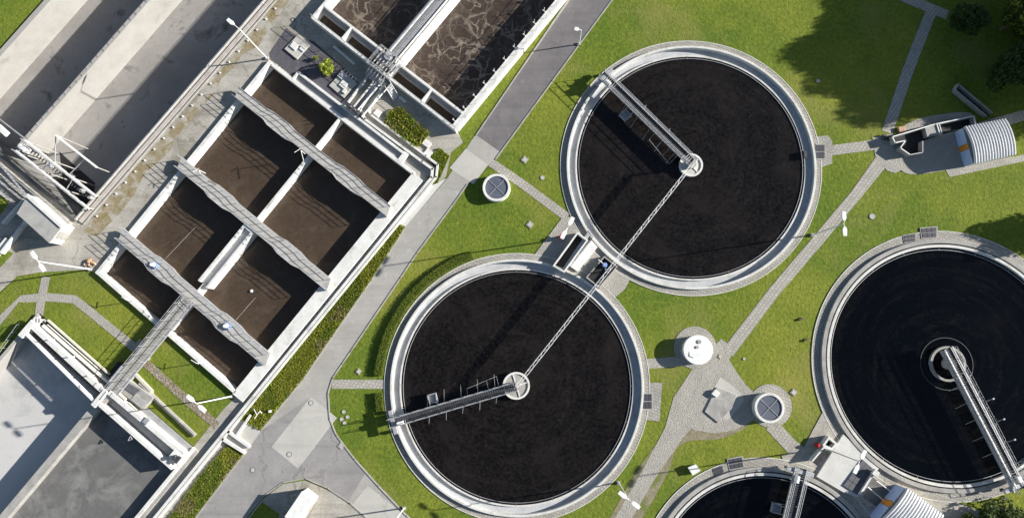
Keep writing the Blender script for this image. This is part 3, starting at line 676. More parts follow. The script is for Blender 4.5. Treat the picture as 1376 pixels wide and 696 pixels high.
# valve cluster at the tank head
vc = empty('valve_station', A(su,.5,0), 'dense cluster of valves, pipes and gratings at the head of the aeration tanks', 'valve station')
pf = MB(); pf.obox(A(su,1.5,AZ+.2), 3.6, .9, .08, AU); pf.obox(A(su,-1.0,AZ+.1), 2.6, 1.0, .08, AU); build('platform', pf, 'metal', vc)
for i in range(6):
    u = su-1.4+i*.52; build('pipe', MB().path([A(u,2.9,AZ+.6), A(u,.2,AZ+.7), A(u,-1.3,AZ+.3), A(u,-1.5,.2)], .09), 'metal' if i % 2 else 'grey_concrete', vc)
    hw = MB(); hw.tube(A(u,.9,AZ+.6), A(u,.9,AZ+1.3), .05); hw.lathe(A(u,.9), [(.20,AZ+1.28), (.26,AZ+1.28), (.26,AZ+1.34), (.20,AZ+1.34)], 14); build('valve', hw, 'dark_metal', vc)
build('handrail', MB().rail([A(su-1.9,-.3,AZ+.2), A(su-1.9,2.9,AZ+.2), A(su+1.9,2.9,AZ+.2), A(su+1.9,-.2,AZ+.2), A(su-1.9,-.2,AZ+.2)], 1.1, .8, .03, 3), 'metal', vc)
build('tank_body', MB().tube(A(su-.3,2.2,AZ+.2), A(su-.3,2.2,AZ+.9), .6, .5, 20), 'metal', vc, bevel=.05)
lad = MB(); la = A(su+2.2,-.3,AZ+.2); lb_ = A(su+3.6,-.8,.05)
for s in (.0, 1.0): lad.tube(la-AV*s, lb_-AV*s, .05); lad.tube(la-AV*s+Vector((0,0,1)), lb_-AV*s+Vector((0,0,1)), .03)
for i in range(7): p = la.lerp(lb_, (i+.5)/7); lad.obox(p-AV*.5, .2, 1.0, .05, AU)
build('stairs', lad, 'white_paint', vc)
# pipes from the cluster to the basin
for i, (pa, pb) in enumerate((((512,112),(479,150)), ((520,119),(486,157)))):
    build('pipe', MB().tube(W(*pa,.8), W(*pb,.8), .11, n=12), 'white_paint', label='white pipe between aeration tank and settling basin, '+('left' if i == 0 else 'right')+' one of the pair', cat='pipe')
root = empty('inlet_gate', W(474,146,TZ), 'dark steel inlet gate on the channel at the top wall of the settling basin', 'gate')
q = W(474,146,TZ+.5); build('frame', MB().obox(q, 2.2,.5,.9,UD), 'dark_metal', root, bevel=.03); build('spindle', MB().tube(q, q+Vector((0,0,1.1)), .06).tube(q+UD*.7, q+UD*.7+Vector((0,0,1.1)), .06), 'metal', root)

# ------------------------------------------------------------------ storm tanks, top left
root = empty('storm_tank', K(mid_u,20,0), 'two long drained concrete storm tanks side by side, top left', 'storm tank')
KE = 74.0
def kw(name, u0, v0, u1, v1, w, z1=KZ, z0=KD-.2, m='tank_wall', off=0.0, ext=0.0):
    return build(name, MB().bar(K(u0,v0), K(u1,v1), w, z0, z1, off, ext), m, root, bevel=.03)
kw('side_wall', .22, end_v-.3, .22, KE, .4); kw('dividing_wall', mid_u, end_v+2.0, mid_u, KE, .65, KZ+.02)
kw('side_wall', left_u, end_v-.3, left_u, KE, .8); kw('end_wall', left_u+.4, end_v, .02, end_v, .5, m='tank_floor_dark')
build('floor', MB().prism([K(left_u,end_v), K(mid_u,end_v), K(mid_u,KE), K(left_u,KE)], KD-.2, KD), 'tank_floor', root)
build('floor', MB().prism([K(mid_u,end_v), K(.1,end_v), K(.1,KE), K(mid_u,KE)], KD-.2, KD-.01), 'tank_floor', root)
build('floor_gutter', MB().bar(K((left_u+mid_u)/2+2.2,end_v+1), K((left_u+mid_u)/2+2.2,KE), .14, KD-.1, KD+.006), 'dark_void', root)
# sill strip and stone edging on the right wall
build('ledge', MB().bar(K(.9,end_v), K(.9,KE), .55, 0, KZ-.05), 'stone_ledge', root)
build('edge_strip', MB().bar(K(1.45,end_v), K(1.45,KE), .18, 0, .22), 'grey_concrete', root)
pr = MB(); rl = MB()
for i in range(36):
    p = K(2.15, end_v+2+i*2.0, .03); build('post_foot', MB().obox(p+Vector((0,0,.08)), .17, .17, .18, KU), 'white_paint', root)
build('handrail', MB().rail([K(.5,end_v,KZ), K(.5,KE,KZ)], .35, 4.0, .035, 1), 'white_paint', root)
dw = MB()
for i in range(60):
    v = end_v+3+i*1.15; dw.obox(K(mid_u+random.uniform(-.15,.15), v, KZ+.05), .12+.1*random.random(), .35, .06, KV)
tag(build('wall_debris', dw, 'grey_concrete', root), kind='stuff')
build('sump_shade', MB().prism(P2([(80,204),(100,222),(128,246),(126,264),(112,290),(92,276),(70,252),(60,240),(84,236)], KD), KD-.1, KD+.012), 'dark_void', root)  # flat near-black sheet; the deeper pit's shade is put into its colour
# sludge stain lumps
# inlet screens gantry
def beam(mb, p, q, w=.3, h=.3): 
    p = Vector(p); q = Vector(q); mb.obox((p+q)/2, (q-p).length, w, h, (q-p))
gz = 1.4
root = empty('gate_gantry', W(80,240,KZ), 'pale steel gantry with beams, braces and walkway over the end of the storm tanks', 'gate gantry')
G1 = (W(34,189,gz), W(129,264,gz)); G2 = (W(22,203,gz), W(120,281,gz)); G3 = (W(75,182,2.6), W(130,225,2.6))
for (p, q), w_ in ((G1,.26), (G2,.26), (G3,.22)):
    mb = MB(); beam(mb, p, q, w_, .3); build('beam', mb, 'white_paint', root)
mb = MB(); beam(mb, W(-40,130,gz), W(38,190,gz), .14, .2); build('beam', mb, 'metal', root)
for pa, pb in (((27,195),(40,204)), ((-2,170),(10,181))): mb = MB(); beam(mb, W(*pa,gz), W(*pb,gz), .7, .4); build('drive_box', mb, 'white_paint', root)
mid = MB()
k = 26
for i in range(k):
    t = (i+.5)/k; p = G1[0].lerp(G1[1], t)-KV*.65-Vector((0,0,.1)); mid.obox(p, .16, .55, .04, (G1[1]-G1[0]))
build('deck', mid, 'dark_metal', root)
br = MB()
for t in (.02, .35, .68, .98):
    p = G1[0].lerp(G1[1], t); q = G2[0].lerp(G2[1], t)
    build('brace', MB().tube(p, q, .06), 'metal', root); build('post', MB().tube(p, Vector((p.x,p.y,KD)), .09), 'grey_concrete', root); build('post', MB().tube(q, Vector((q.x,q.y,KD)), .09), 'grey_concrete', root)
for t, s in ((.0,.42), (.72,.62)):
    p = G3[0].lerp(G3[1], t); q = G1[0].lerp(G1[1], s); build('brace', MB().tube(p, q, .07), 'metal', root)
for t in (.0, 1.0): p = G3[0].lerp(G3[1], t); build('post', MB().tube(p, Vector((p.x,p.y,KD)), .08), 'grey_concrete', root)
build('handrail', MB().rail([G1[0], G1[1]], 1.0, 1.2, .035, 2), 'metal', root); build('handrail', MB().rail([G2[0], G2[1]], 1.0, 1.5, .035, 2), 'metal', root)
mo = MB(); 
for t in (.42, .86, .98): p = G1[0].lerp(G1[1], t)-KV*.5; mo.tube(p, p+Vector((0,0,.7)), .3, .22, 14)
for t in (.5, .75): p = W(88,224,0) .lerp(W(115,252,0), t); mo.obox((p.x,p.y,.8), .7,.4,.4,KU)
build('motor', mo, 'metal', root)
# channel walls below the end wall
root = empty('outlet_channel', K(mid_u,end_v-1,0), 'grey concrete outlet channel along the lower end of the storm tanks', 'channel')
for off, w_, z1 in ((-1.0,.35,.75), (-2.1,.35,.7)): build('channel_wall', MB().bar(K(left_u-4,end_v), K(.2,end_v), w_, 0, z1, off=off), 'grey_concrete', root, bevel=.03)
build('channel_floor', MB().bar(K(left_u-4,end_v), K(.0,end_v), .8, 0, .3, off=-1.55), 'wet_channel', root)
build('handrail', MB().rail([K(left_u-3,end_v-2.6,.75), K(-3.5,end_v-2.6,.05)], 1.1, 1.2, .035, 3), 'metal', root)
for i in range(3): pass
root = empty('fence', W(20,240,0), 'grey mesh railing beside the outlet channel at the left edge', 'railing')
build('rails', MB().rail([W(0,215,0), W(40,262,0)], 1.2, .6, .04, 3).rail([W(-20,236,0), W(24,276,0)], 1.2, .6, .04, 3), 'metal', root)

# small flat roofed building at the left
bz = 2.5
r0, r1, r2, r3 = W(38,261,bz), W(22,287,bz), W(66,327,bz), W(85,303,bz)
root = empty('pump_house', ((r0+r2)/2).xy.to_3d(), 'small pump house with stained flat grey roof, left edge below the storm tanks', 'building')
cen = (r0+r1+r2+r3)/4
ins = [r+(cen-r).normalized()*.12 for r in (r0,r1,r2,r3)]
build('wall', MB().prism([q.xy for q in ins], 0, bz-.15), 'white_wall', root)
build('roof', MB().prism([r0.xy, r1.xy, r2.xy, r3.xy], bz-.15, bz), 'roof_felt', root, bevel=.03)
pp = MB(); pp.bar(r0, r3, .45, bz-.1, bz+.18, off=-.2); build('parapet', pp, 'white_wall', root)
dm_ = (r3+r2)/2; dd = (r2-r3).normalized(); nn = Vector((-dd.y, dd.x, 0)); 
if nn.dot(dm_-cen) < 0: nn = -nn
dr_ = build('door', MB().obox(Vector((dm_.x,dm_.y,1.05))-nn*.05, .12, 1.0, 2.1, nn), 'grey_concrete', root); build('handle', MB().obox(Vector((dm_.x,dm_.y,1.05))+nn*.04+Vector((nn.y,-nn.x,0))*.38, .08,.05,.16, nn), 'metal', dr_)
for pa, pb, w_, z1, lb in (((31,268),(2,300),.3,.9,'bluish shaded ramp wall left of the pump house, upper one'), ((34,296),(0,340),.35,.8,'pale ramp wall left of the pump house, lower one'), ((10,322),(-16,352),.9,.5,'broad white sloping cheek wall at the left edge below the pump house')):
    build('retaining_wall', MB().bar(W(*pa,z1), W(*pb,z1), w_, 0, z1), 'white_wall', label=lb, cat='retaining wall', bevel=.03)

# ------------------------------------------------------------------ clear water tanks and outlet works, bottom left
root = empty('storage_tank', Cc(-CL/2,-6,0), 'twin open concrete storage tanks with pale and dark grey floors, bottom left', 'storage tank')
CE = -44.0
mu = (W(129,546,CZ)-c0).dot(CU)
def cw_(name, u0, v0, u1, v1, w, z1=CZ, z0=CD-.2, m='tank_wall', off=0.0, ext=0.0):
    return build(name, MB().bar(Cc(u0,v0), Cc(u1,v1), w, z0, z1, off, ext), m, root, bevel=.03)
cw_('side_wall', .25, 3.0, .25, CE, .5, m='white_wall'); cw_('side_wall', -CL-.3, 2.8, -CL-.3, CE, .5)
cw_('dividing_wall', mu, -.2, mu, CE, 1.1, m='grey_concrete'); cw_('head_wall', -CL-.1, 0, 0, 0, .3, CZ-.3)
build('floor', MB().prism([Cc(-CL-.3,0), Cc(mu,0), Cc(mu,CE), Cc(-CL-.3,CE)], CD-.2, CD), 'tank_floor_pale', root)
build('floor', MB().prism([Cc(mu,0), Cc(.1,0), Cc(.1,CE), Cc(mu,CE)], CD-.2, -.6), 'tank_floor_dark', root)
cw_('walkway_edge', .75, 3.0, .75, CE, .5, .25, 0, 'grey_concrete')
# head works: two collecting channels
hw = empty('collecting_channel', Cc(mu/2-CL/2,1.5,0), 'left collecting channel with three long white beams at the head of the storage tank', 'channel')
hr = empty('collecting_channel', Cc(mu/2,1.5,0), 'right collecting channel with white beams and cream pipes at the head of the storage tank', 'channel')
hz = 1.4
def hb(root, pa, pb, w, z=hz, m='white_paint', name='beam', h=.4):
    a_ = W(*pa,z); b2 = W(*pb,z); mb = MB(); mb.bar(a_, b2, w, z-h, z); return build(name, mb, m, root, bevel=.02)
hb(hw, (32,446), (129,542), .36); hb(hw, (40,436), (140,528), .62, hz, 'white_wall', 'channel_wall', 1.6); hb(hw, (57,437), (148,516), .40, .7, 'white_wall', 'channel_wall', .9); hb(hw, (63,430), (146,503), .22, .95, 'cream_pipe')
hb(hr, (146,527), (246,611), .62, hz, 'white_wall', 'channel_wall', 2.2); hb(hr, (133,543), (231,629), .50, hz, 'white_wall', 'channel_wall', 1.4)
build('channel_floor', MB().prism([Cc(-CL,.15), Cc(mu-.3,.15), Cc(mu-.3,2.9), Cc(-CL,2.9)], CD, CD+.6), 'film_water', hw)
build('channel_floor', MB().prism([Cc(mu+.3,.15), Cc(-.1,.15), Cc(-.1,2.9), Cc(mu+.3,2.9)], CD, .2), 'wet_channel', hr)
for t in (0, 1):
    p = W(36,442,hz) if t == 0 else W(134,535,hz)
    build('end_block', MB().obox(p-Vector((0,0,.5)), .7, 2.6, 1.3, CU), 'white_wall', hw, bevel=.03)
gr = MB()
for i in range(46):
    t = i/45; p = W(36,441,hz-.35).lerp(W(134,535,hz-.35), t); gr.obox(p, .05, 1.1, .05, CU)
build('grating', gr, 'dark_metal', hw)
for pa in ((73,456), (100,479), (126,504)):
    q = W(*pa,.9); build('stub_pipe', MB().tube(q, q+Vector((0,0,1.3)), .08).tube(q+Vector((0,0,1.3)), q+Vector((.2,.5,1.5)), .06), 'white_paint', hw)
for pa, s in (((108,517),1), ):
    q = W(*pa,hz); build('bracket', MB().path([q, q-CV*.5, q-CV*.3+CU*.3, q], .05), 'metal', hw)
q = W(175,586,hz); build('bracket', MB().path([q, q-CV*.6+CU*.15, q-CV*.1+CU*.45, q], .05), 'metal', hr)
for pa, pb, rr in (((159,528),(169,537),.22), ((173,541),(196,562),.10), ((203,568),(232,594),.12), ((234,596),(246,605),.26)):
    build('pipe', MB().tube(W(*pa,1.1), W(*pb,1.1), rr, n=14), 'cream_pipe', hr, smooth=False)
for pa, pb in (((173,545),(194,564)), ((203,573),(230,597))): build('pipe', MB().tube(W(*pa,1.1), W(*pb,1.1), .10), 'metal', hr)
vb = MB(); q = W(198,565,1.2); vb.obox(q, .7,.8,.7,CU); build('valve', vb, 'metal', hr, bevel=.05)
q = W(238,613,1.1); mb = MB(); mb.obox(q, 1.6,1.3,.7,CU); build('machine_bed', mb, 'white_paint', hr, bevel=.05)
mb = MB(); mb.tube(q+Vector((0,0,.3)), q+Vector((0,0,1.0)), .3, .25, 14); mb.obox(q+CU*.5+Vector((0,0,.6)), .4,.9,.4,CU); build('motor', mb, 'dark_metal', hr)
q = W(52,431,1.0); root = empty('hand_valve', (q.x,q.y,0), 'white valve head where the garden path meets the left collecting channel', 'valve')
build('stem', MB().tube((q.x,q.y,0), (q.x,q.y,1.2), .3, .25, 14), 'metal', root); build('handwheel', MB().lathe(q, [(.45,1.25), (.55,1.25), (.55,1.33), (.45,1.33)], 20).tube(q+Vector((-.5,0,.28)), q+Vector((.5,0,.28)), .04).tube(q+Vector((0,-.5,.28)), q+Vector((0,.5,.28)), .04), 'white_paint', root)
# landing, covered pit, gutters
root = empty('gate_house', W(152,520,0), 'grey concrete landing where the walkway meets the collecting channels', 'landing')
build('landing', MB().bar(W(172,502,1.1), W(130,543,1.1), 1.5, 0, 1.1), 'grey_concrete', root, bevel=.04)
build('gate', MB().bar(W(163,492,1.5), W(146,512,1.5), .25, 0, 1.5), 'metal', root)
build('gate', MB().bar(W(156,488,1.2), W(143,506,1.2), .7, 0, .5), 'dark_void', root)
root = empty('covered_pit', W(182,525,0), 'grey covered pit with concrete lids right of the walkway landing', 'pit')
pz = .8
build('wall', MB().prism(P2([(170,508),(206,534),(192,550),(158,524)], pz), 0, pz), 'grey_concrete', root, bevel=.04)
build('lid', MB().prism(P2([(182,529),(197,541),(190,549),(175,537)], pz+.08), pz, pz+.08), 'roof_felt', root, bevel=.02); build('lid', MB().prism(P2([(172,514),(188,524),(180,531),(165,521)], pz+.08), pz, pz+.08), 'tread_iron', root, bevel=.02)
root = build('low_wall', MB().bar(W(181,503,.5), W(203,526,.5), .35, 0, .5).bar(W(203,526,.5), W(197,532,.5), .35, 0, .49), 'cream_pipe', label='cream edged low wall beside the orange brick path', cat='low wall', bevel=.02)
build('gutter', MB().bar(W(186,515,.4), W(261,585,.4), .45, 0, .4).bar(W(186,515,.55), W(261,585,.55), .12, 0, .5), 'grey_concrete', label='long straight grey gutter lying in the grass strip', cat='gutter')
build('rope_rail', MB().rail([W(0,478,.1), W(30,436,.1)], 1.0, 1.4, .03, 2), 'metal', label='thin rail at the left edge above the storage tank', cat='railing')
root = build('chamber_cover', MB().prism(P2([(178,466),(187,455),(197,464),(188,475)], .15), 0, .15), 'cobble', label='square paved chamber cover left of the walkway', cat='cover', bevel=.02)
# rubble heap by the basin's left corner
q = W(121,352,0); heap = empty('stone_heap', q, 'small heap of orange stones at the left corner of the settling basin', 'stones')
for i in range(26):
    a_ = random.uniform(0,6.28); r_ = random.uniform(0,.85); s_r = random.uniform(.16,.34); c_ = q+Vector((math.cos(a_)*r_, math.sin(a_)*r_, .12+.25*(1-r_)))
    rk = MB().obox(c_, s_r, s_r*.8, s_r*.7, Vector((math.cos(a_*3), math.sin(a_*3), random.uniform(-.4,.4))), Vector((random.uniform(-.4,.4), random.uniform(-.4,.4), 1))); build('stone', rk, 'rust_stone', heap, bevel=.03)

# ------------------------------------------------------------------ yard between basin and aeration tank
sheet('gravel_bed', P2([(385,38),(402,52),(422,56),(462,92),(482,112),(452,146),(405,112),(364,80),(362,72)]), 'dark_bed', .045)
def slab(pts, z, name, label, m='concrete_pad', lids=()):
    root = empty(name, (sum((W(*p,0) for p in pts), Vector())/len(pts)), label, 'chamber')
    build('slab', MB().prism(P2(pts, z), 0, z), m, root, bevel=.03)
    for lp, lz in lids: build('lid', MB().prism(P2(lp, lz), z-.02, lz), 'white_wall', root, bevel=.02)
slab([(400,47),(416,61),(399,80),(382,66)], .25, 'valve_chamber', 'square concrete valve chamber with white lids near the top corner of the settling basin', lids=[([(394,56),(401,61),(396,68),(389,62)], .4), ([(405,61),(411,66),(407,70),(402,66)], .38)])
slab([(460,96),(480,112),(462,132),(442,115)], .25, 'valve_chamber', 'square concrete valve chamber with white lids right of the bright bush', lids=[([(459,95),(465,101),(459,107),(453,102)], .45), ([(461,107),(468,113),(462,120),(455,114)], .42), ([(463,119),(466,122),(463,126),(459,123)], .5)])
for pts, lb in (([(507,146),(514,151),(508,158),(501,152)], 'white square lid nearest the ducts at the planting bed'), ([(522,148),(528,153),(523,158),(517,153)], 'smaller white square lid touching the planting bed'), ([(571,186),(580,193),(575,199),(567,193)], 'white square lid at the right corner of the planting bed, upper one'), ([(574,199),(582,205),(577,212),(569,206)], 'white square lid with round knob at the planting bed, lower one')):
    build('inspection_chamber', MB().prism(P2(pts, .3), 0, .3), 'white_wall', label=lb, cat='lid', bevel=.03)
for i, (px, py) in enumerate(((361,70),)): pass
st = MB()
for i in range(9): q = W(372+i*3.6, 88+i*3.1, .05); st.obox(q+Vector((0,0,.08)), .25,.25,.2,UD)
build('stepping_blocks', st, 'grey_concrete', label='row of small concrete blocks along the top wall of the settling basin', cat='blocks')
build('pipe_ring', MB().lathe(W(394,27,0), [(.24,.03), (.32,.03), (.32,.07), (.24,.07)], 24), 'dark_metal', label='dark round manhole ring on the yard above the valve chamber', cat='manhole')
build('bench_beam', MB().bar(W(448,62,.3), W(476,86,.3), .35, 0, .3), 'white_wall', label='white concrete beam lying along the left wall of the aeration tank', cat='beam', bevel=.03)
build('bench_beam', MB().bar(W(536,130,.3), W(545,137,.3), .35, 0, .3), 'white_wall', label='short white concrete beam right of the valve station stairs', cat='beam', bevel=.03)

# ------------------------------------------------------------------ vegetation
def leaf_mesh(spots, size, zup=.5, seed=1, long=1.6):
    """spots: [(centre, radius vec, count)]; small tilted leaf quads through a volume"""
    rn = random.Random(seed); vs = []; fs = []
    for c, rad, cnt in spots:
        for _ in range(cnt):
            while True:
                q = Vector((rn.uniform(-1,1), rn.uniform(-1,1), rn.uniform(-1,1)))
                l = q.length
                if .35 < l < 1: break
            q = q*(1 if l > .6 else 1.35)
            p = Vector((c[0]+q.x*rad[0], c[1]+q.y*rad[1], c[2]+q.z*rad[2]))
            a = Vector((rn.gauss(0,1), rn.gauss(0,1), rn.gauss(0,.6))).normalized(); b = a.cross(Vector((rn.gauss(0,.5), rn.gauss(0,.5), 1))).normalized()
            s = size*rn.uniform(.6,1.4); k = len(vs)
            vs += [p-a*s*long/2, p+b*s*.35, p+a*s*long/2, p-b*s*.35]; fs.append((k, k+1, k+2, k+3))
    m_ = MB(); m_.v = vs; m_.f = fs; return m_
def tree(name, px, py, h, r, label, leaf='leaf_dark', leaf2='leaf_mid', n=14, dens=1.0, seed=1, xy=None):
    base = W(px, py, 0) if xy is None else Vector(xy); rn = random.Random(seed)
    root = empty(name, base, label, 'tree', 'trees at the right edge of the site')
    tk = MB(); top = base+Vector((0,0,h*.72)); tk.tube(base, base+Vector((0,0,h*.35)), .035*h, .024*h, 10); tk.tube(base+Vector((0,0,h*.35)), top, .024*h, .008*h, 8)
    lobes = []
    for i in range(n):
        t = i/n; a = 2.399*i; rr = r*(.35+.55*rn.random()); zz = h*(.36+.56*rn.random()); f = math.sin(min(1, (1-abs(zz/h-.58)*1.7))*math.pi/2)
        c = base+Vector((math.cos(a)*rr*f, math.sin(a)*rr*f, zz)); s = r*(.34+.22*rn.random()); lobes.append((c, (s, s, s*.75), int(330*dens*(s/1.8)**2)))
        tk.tube(base+Vector((0,0,h*(.25+.35*t))), c, .009*h, .003*h, 5)
    build('trunk', tk, 'bark', root)
    build('crown', leaf_mesh(lobes, .34, seed=seed), leaf, root)
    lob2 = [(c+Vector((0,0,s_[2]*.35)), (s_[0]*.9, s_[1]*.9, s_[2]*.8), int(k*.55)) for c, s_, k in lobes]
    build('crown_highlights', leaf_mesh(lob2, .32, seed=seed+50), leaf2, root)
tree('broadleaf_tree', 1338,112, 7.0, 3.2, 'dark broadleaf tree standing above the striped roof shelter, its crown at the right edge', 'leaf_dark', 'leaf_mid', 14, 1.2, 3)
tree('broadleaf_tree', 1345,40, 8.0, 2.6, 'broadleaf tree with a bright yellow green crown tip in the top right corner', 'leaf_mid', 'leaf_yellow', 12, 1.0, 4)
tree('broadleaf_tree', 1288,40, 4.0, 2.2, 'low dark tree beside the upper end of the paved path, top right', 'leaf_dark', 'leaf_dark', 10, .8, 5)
OFF = [(1400,8,13.5,5.0), (1432,48,14,5.4), (1470,-30,13,5), (1395,-45,12,5), (1440,78,11,4.6), (1490,10,15,5.5), (1520,70,15,5.5), (1440,-95,12,5), (1490,60,15,5.5), (1400,70,8,4.2), (1550,20,16,6), (1580,-60,16,6), (1560,100,13,5), (1488,296,8,2.6), (1400,-5,8,5), (1440,20,9,5), (1390,45,6,4), (1372,-40,9,4.5), (1425,105,7,3.6), (1465,110,9,4)]
for i, (px, py, h, r) in enumerate(OFF):
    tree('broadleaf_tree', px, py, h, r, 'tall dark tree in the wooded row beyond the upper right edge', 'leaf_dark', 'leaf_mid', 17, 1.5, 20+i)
def shrub(name, px, py, h, r, label, l1, l2, seed, cnt=260, size=.2, cat='shrub'):
    base = W(px, py, 0); root = empty(name, base, label, cat); rn = random.Random(seed); sp = []
    for i in range(7):
        a = rn.uniform(0,6.28); rr = r*.55*rn.random()**.5; sp.append((base+Vector((math.cos(a)*rr, math.sin(a)*rr, h*(.35+.4*rn.random()))), (r*.5, r*.5, h*.35), cnt//7))
    build('foliage', leaf_mesh(sp, size, seed=seed), l1, root); build('foliage', leaf_mesh([(c+Vector((0,0,.1)), s_, k//2) for c, s_, k in sp], size, seed=seed+9), l2, root)
    sm = MB()
    for c, s_, k in sp: sm.tube(base, c, .04, .015, 5)
    build('stem', sm, 'bark', root)
shrub('bush', 442,94, 2.2, 1.25, 'bright yellow green bush in the dark gravel bed', 'leaf_yellow', 'leaf_green', 31, 700, .24)
shrub('bush', 426,80, .8, .45, 'tiny olive bush left of the bright bush', 'leaf_green', 'leaf_straw', 32, 120, .15)
shrub('bush', 1325,688, 2.0, 2.0, 'dark green bush at the bottom right behind the clarifier rim', 'leaf_dark', 'leaf_mid', 33, 700, .25)
shrub('bush', 1295,700, 1.6, 1.5, 'dark low bush right of the lower striped roof', 'leaf_dark', 'leaf_dark', 34, 400, .25)
shrub('bush', 1352,684, 2.4, 2.0, 'dark green bush below the end of the pale scraper bridge', 'leaf_dark', 'leaf_mid', 35, 700, .25)
def ground_cover(name, poly, z, n, leafs, label, seed, size=.3, hgt=.5):
    """long grasses and perennials: many upright leaning blades"""
    rn = random.Random(seed); P = P2(poly); xs = [p.x for p in P]; ys = [p.y for p in P]; out = [MB() for _ in leafs]; got = 0
    cl = [(rn.uniform(min(xs), max(xs)), rn.uniform(min(ys), max(ys)), rn.randrange(len(leafs))) for _ in range(90)]
    while got < n:
        x, y = rn.uniform(min(xs), max(xs)), rn.uniform(min(ys), max(ys))
        if not inside((x, y), P): continue
        got += 1
        near = min(cl, key=lambda q: (q[0]-x)**2+(q[1]-y)**2)
        k = near[2] if rn.random() < .6 else rn.randrange(len(leafs)); a = rn.uniform(0,6.28); ln = hgt*rn.uniform(.5,1.3)
        d = Vector((math.cos(a), math.sin(a), 0))*ln*rn.uniform(.2,.9); s = Vector((-math.sin(a), math.cos(a), 0))*size*.22*rn.uniform(.6,1.4)
        p = Vector((x, y, z)); out[k].add([p-s, p+s, p+d*.55+s*.9+Vector((0,0,ln*.8)), p+d+Vector((0,0,ln*rn.uniform(.5,.95))), p+d*.55-s*.9+Vector((0,0,ln*.8))], [(0,1,2,3,4)])
    root = empty(name, (sum(xs)/len(xs), sum(ys)/len(ys), 0), label, 'plants'); tag(root, kind='stuff')
    for mb, lf in zip(out, leafs):
        if mb.v: build('blades', mb, lf, root)
ground_cover('planted_strip', [(535,301),(544,306),(498,377),(446,452),(407,509),(350,577),(324,562),(371,502),(384,487),(462,390),(501,344)], .06, 24000, ['leaf_green','leaf_yellow','leaf_yellow','leaf_yellow','leaf_straw'], 'long strip of wild green and straw planting between basin and road', 41, hgt=.24, size=.2)
ground_cover('planted_strip', [(306,597),(328,609),(297,648),(261,695),(190,790),(155,790),(227,695),(273,635)], .06, 20000, ['leaf_green','leaf_yellow','leaf_straw','leaf_yellow'], 'strip of straw and green planting below the crossing slab', 42, hgt=.24, size=.2)
ground_cover('planting_bed', [(538,146),(576,182),(560,198),(540,186),(518,165),(524,152)], .05, 3200, ['leaf_yellow','leaf_green','leaf_straw','leaf_yellow'], 'dense yellow green planting bed between aeration tank and basin', 43, hgt=.55, size=.5)
ground_cover('planted_wedge', [(590,200),(604,210),(588,246),(578,249),(575,240),(592,226),(590,218),(576,214)], .05, 3000, ['leaf_green','leaf_yellow','leaf_green'], 'small wedge of green planting at the right corner of the settling basin', 44, hgt=.25)
sheet('verge', P2([(535,301),(544,306),(498,377),(446,452),(407,509),(350,577),(324,562),(371,502),(384,487),(462,390),(501,344)]), 'grass', .052)
sheet('verge', P2([(306,597),(328,609),(297,648),(261,695),(190,790),(155,790),(227,695),(273,635)]), 'grass', .052)
sheet('verge', P2([(538,146),(576,182),(560,198),(540,186),(518,165),(524,152)]), 'grass', .052)
sheet('lawn', P2([(590,200),(604,210),(588,246),(578,249),(575,240),(592,226),(590,218),(576,214)]), 'grass', .056)
# clipped hedge round the lower middle clarifier
def hedge(c, r0_, r1_, a0_, a1_, h, label, n, seed):
    rn = random.Random(seed); root = empty('hedge', Vector(c)+Vector((math.cos((a0_+a1_)/2)*r0_, math.sin((a0_+a1_)/2)*r0_, 0)), label, 'hedge')
    build('core', MB().lathe(c, [(r0_+.1,0), (r1_-.1,0), (r1_-.12,h-.12), (r0_+.12,h-.12)], 60, a0_, a1_), 'grass', root)
    sp = MB(); vs = []; fs = []
    for _ in range(n):
        a = rn.uniform(a0_, a1_); r = rn.uniform(r0_, r1_); z = h+rn.uniform(-.12,.06) if rn.random() < .65 else rn.uniform(0, h)
        if z < h-.15: r = r0_ if rn.random() < .5 else r1_
        p = Vector((c[0]+r*math.cos(a), c[1]+r*math.sin(a), z)); u = Vector((rn.gauss(0,1), rn.gauss(0,1), rn.gauss(0,.5))).normalized(); v = u.cross(Vector((rn.gauss(0,.5), rn.gauss(0,.5), 1))).normalized(); s = .06*rn.uniform(.6,1.4); k = len(vs)
        vs += [p-u*s, p+v*s*.5, p+u*s, p-v*s*.5]; fs.append((k, k+1, k+2, k+3))
    sp.v = vs; sp.f = fs; build('leaves', sp, 'leaf_hedge', root)
hr0 = R2+2.42
aa = angto(CL2, 519, 505, .5); ab = angto(CL2, 640, 358, .5)
if ab > aa: aa += 2*math.pi
hedge(CL2, hr0, hr0+1.15, ab, aa, .6, 'long clipped hedge curving round the upper left of the lower middle clarifier', 14000, 51)
aa = angto(CL2, 518, 527, .5)%(2*math.pi); ab = angto(CL2, 520, 552, .5)%(2*math.pi)
hedge(CL2, hr0, hr0+1.0, min(aa,ab), max(aa,ab), .6, 'short clipped hedge block just below the little paved path', 2500, 52)

